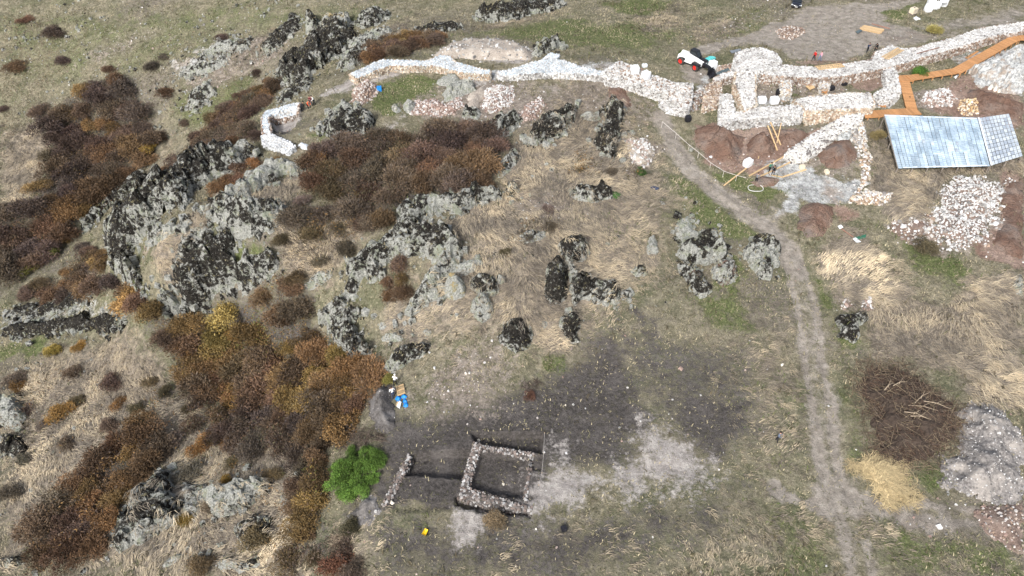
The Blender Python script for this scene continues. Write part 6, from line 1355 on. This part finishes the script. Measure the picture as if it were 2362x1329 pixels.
# broken rock round the outcrops
def fragments():
    r = np.random.default_rng(66); Pn, Sn = [], []
    for W, s_, mt in ROCKS:
        if mt != 'rock': continue
        L = np.hypot(*(W - np.roll(W, 1, 0)).T).sum()
        if L < 16: continue
        n = int(L * 2.4); i = r.integers(0, len(W), n); t = r.uniform(0, 1, n)[:, None]; Q = W[i] * (1 - t) + np.roll(W, -1, 0)[i] * t + r.normal(0, .7, (n, 2)); z, d = s_(Q[:, 0], Q[:, 1]); k = d < .4; Q, z = Q[k], z[k]; n = len(Q)
        sz = .15 + 1.0 * r.uniform(0, 1, (n, 1)) ** 2.5; Pn.append(np.column_stack([Q, z])); Sn.append(sz * r.uniform(.6, 1.2, (n, 3)))
    x, y, z = scatter(60000, r); u, v = topix(x, y, z); k = ((u < 720) & (v < 330) & (fbm(x / 5, y / 5, 15, 3) > .56) & (r.uniform(0, 1, len(x)) < .45)) | ((u < 700) & (v > 830) & (fbm(x / 4, y / 4, 16, 3) > .60) & (r.uniform(0, 1, len(x)) < .35)) | ((u > 880) & (u < 1750) & (v > 280) & (v < 800) & (fbm(x / 4, y / 4, 17, 3) > .60) & (r.uniform(0, 1, len(x)) < .14))
    x, y, z = x[k], y[k], z[k]; n = len(x); Pn.append(np.column_stack([x, y, z])); Sn.append((.12 + .6 * r.uniform(0, 1, (n, 1)) ** 3) * r.uniform(.6, 1.2, (n, 3)))
    P = np.concatenate(Pn); S = np.concatenate(Sn); k = (M_('path', P[:, 0], P[:, 1]) < .2) & (M_('soil', P[:, 0], P[:, 1]) < .4); P, S = P[k], S[k]; C = np.repeat(r.uniform(0, 1.6, (len(P), 1)), 3, 1); print('frag', len(P))
    o = obj('rock_fragments', stone_mesh('rock_fragments', P, S, C, 9), MAT['rock']); o.color = (.42, 0, .05, 1); tag(o, 'broken lichened rock pieces strewn around the outcrops and far slope', 'rock', kind='stuff')
fragments()
for lb, u, v, rd, c, kd in [
 ('round orange shrub alone in the pale grass at the left', 145, 958, 1.7, ORANGE, 'mixed'), ('orange gold shrub above the pale grass at the left', 130, 815, 1.4, YELLOW, 'mixed'), ('golden bush right of the orange gold shrub', 185, 805, .9, YELLOW, 'mixed'),
 ('bright yellow green shrub at the lower end of the upper left thicket', 115, 585, 1.9, YGREEN, 'leafy'), ('small yellow green shrub below the bright one', 70, 625, 1.4, YGREEN, 'leafy'), ('golden yellow shrub right above the yellow green one', 150, 560, 1.5, YELLOW, 'leafy'),
 ('golden shrub at the right corner of the upper left thicket', 345, 345, 1.9, YELLOW, 'leafy'), ('golden shrub inside the upper left thicket', 165, 270, 1.5, YELLOW, 'mixed'), ('yellow shrub standing in the middle thicket', 843, 452, 1.4, YELLOW, 'leafy'),
 ('gold shrub at the left end of the middle thicket', 740, 372, 1.6, ORANGE, 'mixed'), ('yellow shrub below the promontory front rock', 540, 778, 1.5, YELLOW, 'leafy'), ('olive green shrub in the big thicket', 500, 830, 1.6, YGREEN, 'leafy'),
 ('orange shrub left in the big thicket', 440, 800, 1.6, ORANGE, 'leafy'), ('golden shrub under the olive green one in the big thicket', 480, 880, 1.6, YELLOW, 'leafy'), ('vivid orange shrub near the soil heap', 800, 920, 1.6, ORANGE, 'leafy'),
 ('yellow shrub beside the worker in white', 895, 882, .8, YGREEN, 'leafy'), ('small orange bush in the pale grass left of the brown edge', 275, 935, 1.0, ORANGE, 'mixed'), ('dark green low bush beside the small orange bush', 325, 945, 1.1, OLIVE, 'leafy'),
 ('second dark green low bush higher up the pale slope', 378, 915, 1.0, OLIVE, 'leafy'), ('orange bush on the pale slope right of the reddish thicket', 465, 1035, 1.3, ORANGE, 'mixed'), ('small gold bush right of the orange one on the pale slope', 525, 1025, .9, ORANGE, 'mixed'),
 ('gold bush above the pale lichened rock nose', 525, 1112, .9, YELLOW, 'mixed'), ('gold bush in the notch right of the striped rock dome', 432, 1200, .8, YELLOW, 'mixed'), ('red tinged shrub at the bottom edge near the bare track', 780, 1310, 1.6, (.19,.085,.055), 'mixed'),
 ('olive brown shrub below the lower dark soil heap', 815, 1225, 1.1, OLIVE, 'mixed'), ('green bush beside the boardwalk landing', 2117, 176, 1.75, (.07,.16,.03), 'leafy'), ('dark weedy bush below the white stone heap', 2125, 575, 1.4, (.11,.10,.06), 'bare'),
 ('green shrub behind the telehandler', 1575, 130, 1.0, (.11,.17,.04), 'leafy'), ('dark green tuft on the slope left of the track top', 1420, 455, .7, (.05,.12,.03), 'leafy'), ('green tuft beside the rubble below the tall black spine', 1478, 400, .8, (.06,.13,.03), 'leafy'),
 ('rusty low plant on the bare soil north of the excavation', 1222, 915, .55, (.13,.065,.05), 'bare'), ('grass tussock at the edge of the southern trench', 1145, 1212, .9, (.26,.20,.12), 'bare'), ('brown bush at the far left edge of the valley', 40, 900, 1.2, ORANGE, 'mixed'),
 ('purple brown shrub alone above the upper left thicket', 350, 160, 1.5, PURPLE, 'bare'), ('reddish brown shrub alone on the far left slope', 380, 222, 1.5, RUST, 'bare'), ('dry weeds by the far curtain wall', 2150, 78, 1.3, (.26,.20,.08), 'bare'),
 ('green tussock on the lower roof edge of the shelter', 2152, 385, .8, (.20,.19,.07), 'bare'), ('straw tussock on the lower roof edge of the shelter', 2185, 385, .9, (.27,.21,.11), 'bare'), ('straw bush at the upper left shelter corner', 2022, 320, 1.1, (.30,.23,.12), 'bare')]:
    q = at(u, v); shrub(lb, q.x, q.y, rd, c, kd)
# bright green bush beside the excavation: several leafy heads on one root
def big_bush():
    q = at(822, 1098); root = empty('green_bush', (q.x, q.y, gz(q.x, q.y) - .1)); tag(root, 'bright green leafy bush at the edge of the excavation', 'bush')
    r = random.Random(5)
    for i, (u, v, s) in enumerate([(790,1065,1.25),(780,1100,1.3),(800,1125,1.2),(830,1100,1.35),(850,1070,1.2),(865,1040,1.0),(815,1060,1.2),(845,1035,.9),(870,1065,.95),(790,1135,.9),(775,1070,.9),(805,1090,1.2),(838,1060,1.1),(830,1125,1.0),(815,1040,.8),(860,1095,.8)]):
        p = at(u, v + 8, .4); cr, st = SH['leafy'][i % 4]
        o = obj('crown', cr, None, root); o.location = V3((p.x, p.y, gz(p.x, p.y) + .05)) - root.location; o.scale = (s, s, s * 1.15); o.rotation_euler = (0, 0, r.uniform(0, 6)); k = r.uniform(.65, 1.25); o.color = (.10 * k, .18 * k, .036 * k, 1)
        t = obj('trunk', st, None, root); t.location = o.location; t.scale = o.scale; t.rotation_euler = o.rotation_euler
big_bush()
# bare tangled branches
def branches(label, px, n, H, L, rad, mat, name, cat, seed, splay=.6, ragged=0.0):
    r = random.Random(seed); W = wpoly(px); lo, hi = W.min(0) - ragged, W.max(0) + ragged; c = W.mean(0); z0 = float(ground_z(*c)); root = empty(name, (c[0], c[1], z0)); tag(root, label, cat)
    R_ = max(hi - lo) / 2; groups = {}
    while n > 0:
        x, y = r.uniform(lo[0], hi[0]), r.uniform(lo[1], hi[1]); d = sdist(W, np.array([x]), np.array([y]))[0]
        if d < (.2 if r.random() < .8 or ragged == 0 else -ragged): continue
        n -= 1; d = max(d, .12); hh = H * min(1, d / (R_ * .6)); z = float(ground_z(x, y)) - z0 + r.uniform(.05, 1) * hh + .05; a = r.uniform(0, 6.3); l = r.uniform(*L); p = V3((x - c[0], y - c[1], z)); dr = V3((math.cos(a), math.sin(a), r.uniform(-.25, splay) * .6))
        pts = [p - dr * l * .5, p + V3((r.uniform(-.15, .15), r.uniform(-.15, .15), .08)) * l * .4, p + dr * l * .5]
        k = r.choice(mat); groups.setdefault(k, MB()).tube(pts, [rad * r.uniform(.8, 1.4), rad, rad * .4], 4)
    for k, g in groups.items(): tag(g.build('branches', MAT[k], root), kind='stuff')
    return root, c, z0
MAT['branch_dark'] = simple('branch_dark', (.055, .04, .031), .9, .35, 3); MAT['branch_red'] = simple('branch_red', (.10, .062, .043), .9, .35, 3); MAT['branch_pale'] = simple('branch_pale', (.36, .29, .21), .85, .25, 3); MAT['branch_tan'] = simple('branch_tan', (.23, .18, .12), .9, .3, 3)
PILE = [(1985,870),(2010,850),(2060,850),(2110,870),(2150,905),(2200,940),(2225,985),(2190,1030),(2130,1060),(2070,1068),(2020,1050),(2020,1000),(2005,950),(1990,910)]
heap('heap base of dead twigs beside the track', PILE, 1.0, None, mat='branch_dark', name='brush_mound', cat='brush', prof=3.5) if False else None
def brush():
    root, c, z0 = branches('large dark pile of cut brushwood right of the track', PILE, 3400, 1.7, (.8, 2.8), .02, ['branch_dark', 'branch_dark', 'branch_red', 'branch_red', 'branch_tan', 'branch_tan', 'twig', 'twig'], 'brush_pile', 'brush', 4, 1.4, 1.3)
    W = wpoly(PILE); V, F, cc, s_ = patch(W, 1.0, 3.0, 1.2, 0, 1, seed=77, wob=2.2); o = obj('twig_core', mesh_np('twig_core', V, F, True), MAT['branch_dark'], root); o.location = cc - root.location
    r = random.Random(8)
    for (u, v, l) in [(2095,935,2.6),(2110,930,2.2),(2085,950,2.0),(2060,890,1.6),(2130,925,2.4),(2100,960,1.8),(2040,900,1.4)]:
        p = at(u, v, 1.35) - root.location; a = r.uniform(-.6, .6); mb = MB(); e = p + V3((math.cos(a), math.sin(a), .1)) * l
        mb.tube([p, p.lerp(e, .5) + V3((0, .15, .12)), e], [.045, .035, .012], 5); mb.tube([p.lerp(e, .4), p.lerp(e, .7) + V3((.1, .5, .3))], [.028, .01], 4); mb.build('pale_limb', MAT['branch_pale'], root)
brush()
def straw():
    px = [(1972,1072),(2000,1062),(2030,1058),(2075,1075),(2085,1105),(2102,1130),(2085,1148),(2040,1155),(2020,1125),(2000,1090)]
    RI[0] += 1; W = wpoly(px); V, F, cc, s_ = patch(W, .55, 1.4, .6, 0, 1, seed=88, wob=2.2, power=.8); root = empty('straw_heap', cc); tag(root, 'golden straw heap beside the track below the brush pile', 'straw')
    obj('straw_core', mesh_np('straw_core', V, F, False), MAT['straw'], root)
    r = np.random.default_rng(3); n = 9000; X = r.uniform(W[:, 0].min() - 1, W[:, 0].max() + 1, n); Y = r.uniform(W[:, 1].min() - 1, W[:, 1].max() + 1, n); Z, d = s_(X, Y); k = d > -1.1 * r.uniform(0, 1, n) ** 3; X, Y, Z = X[k], Y[k], Z[k]; n = len(X)
    C = np.array([(.50,.40,.23)]) * r.uniform(.65, 1.3, (n, 1)); me = blade_mesh('straws', X - cc.x, Y - cc.y, Z - cc.z + .03, flow(X * 4, Y * 4) + r.normal(0, .9, n), r.uniform(.3, .9, n), r.uniform(.03, .06, n), r.uniform(.05, .3, n), C)
    tag(obj('straws', me, MAT['blade'], root), kind='stuff')
straw()
branches('grey tangle of bare branches above the bright green bush', [(770,1010),(800,985),(850,985),(890,1000),(895,1030),(860,1020),(840,1030),(800,1045),(770,1040)], 260, .9, (.8, 2.0), .02, ['twig', 'twig', 'branch_dark'], 'bare_branches', 'branches', 6, 1.2)
branches('pale dead stalks in the scrub below the golden bushes', [(380,850),(430,840),(480,850),(480,880),(420,890),(380,880)], 160, .4, (.7, 1.6), .015, ['branch_pale', 'twig'], 'dead_stalks', 'branches', 7, .8)
branches('pale tangle of dead stalks at the lower left of the excavation', [(760,1235),(800,1225),(820,1240),(800,1265),(765,1265)], 130, .4, (.7, 1.6), .015, ['branch_pale'], 'dead_stalks', 'branches', 9, .8)
branches('few dark bare branches lying north of the soil field', [(1190,885),(1230,870),(1260,885),(1240,905),(1200,905)], 60, .25, (.6, 1.4), .015, ['branch_dark', 'twig'], 'bare_branches', 'branches', 10, .5)
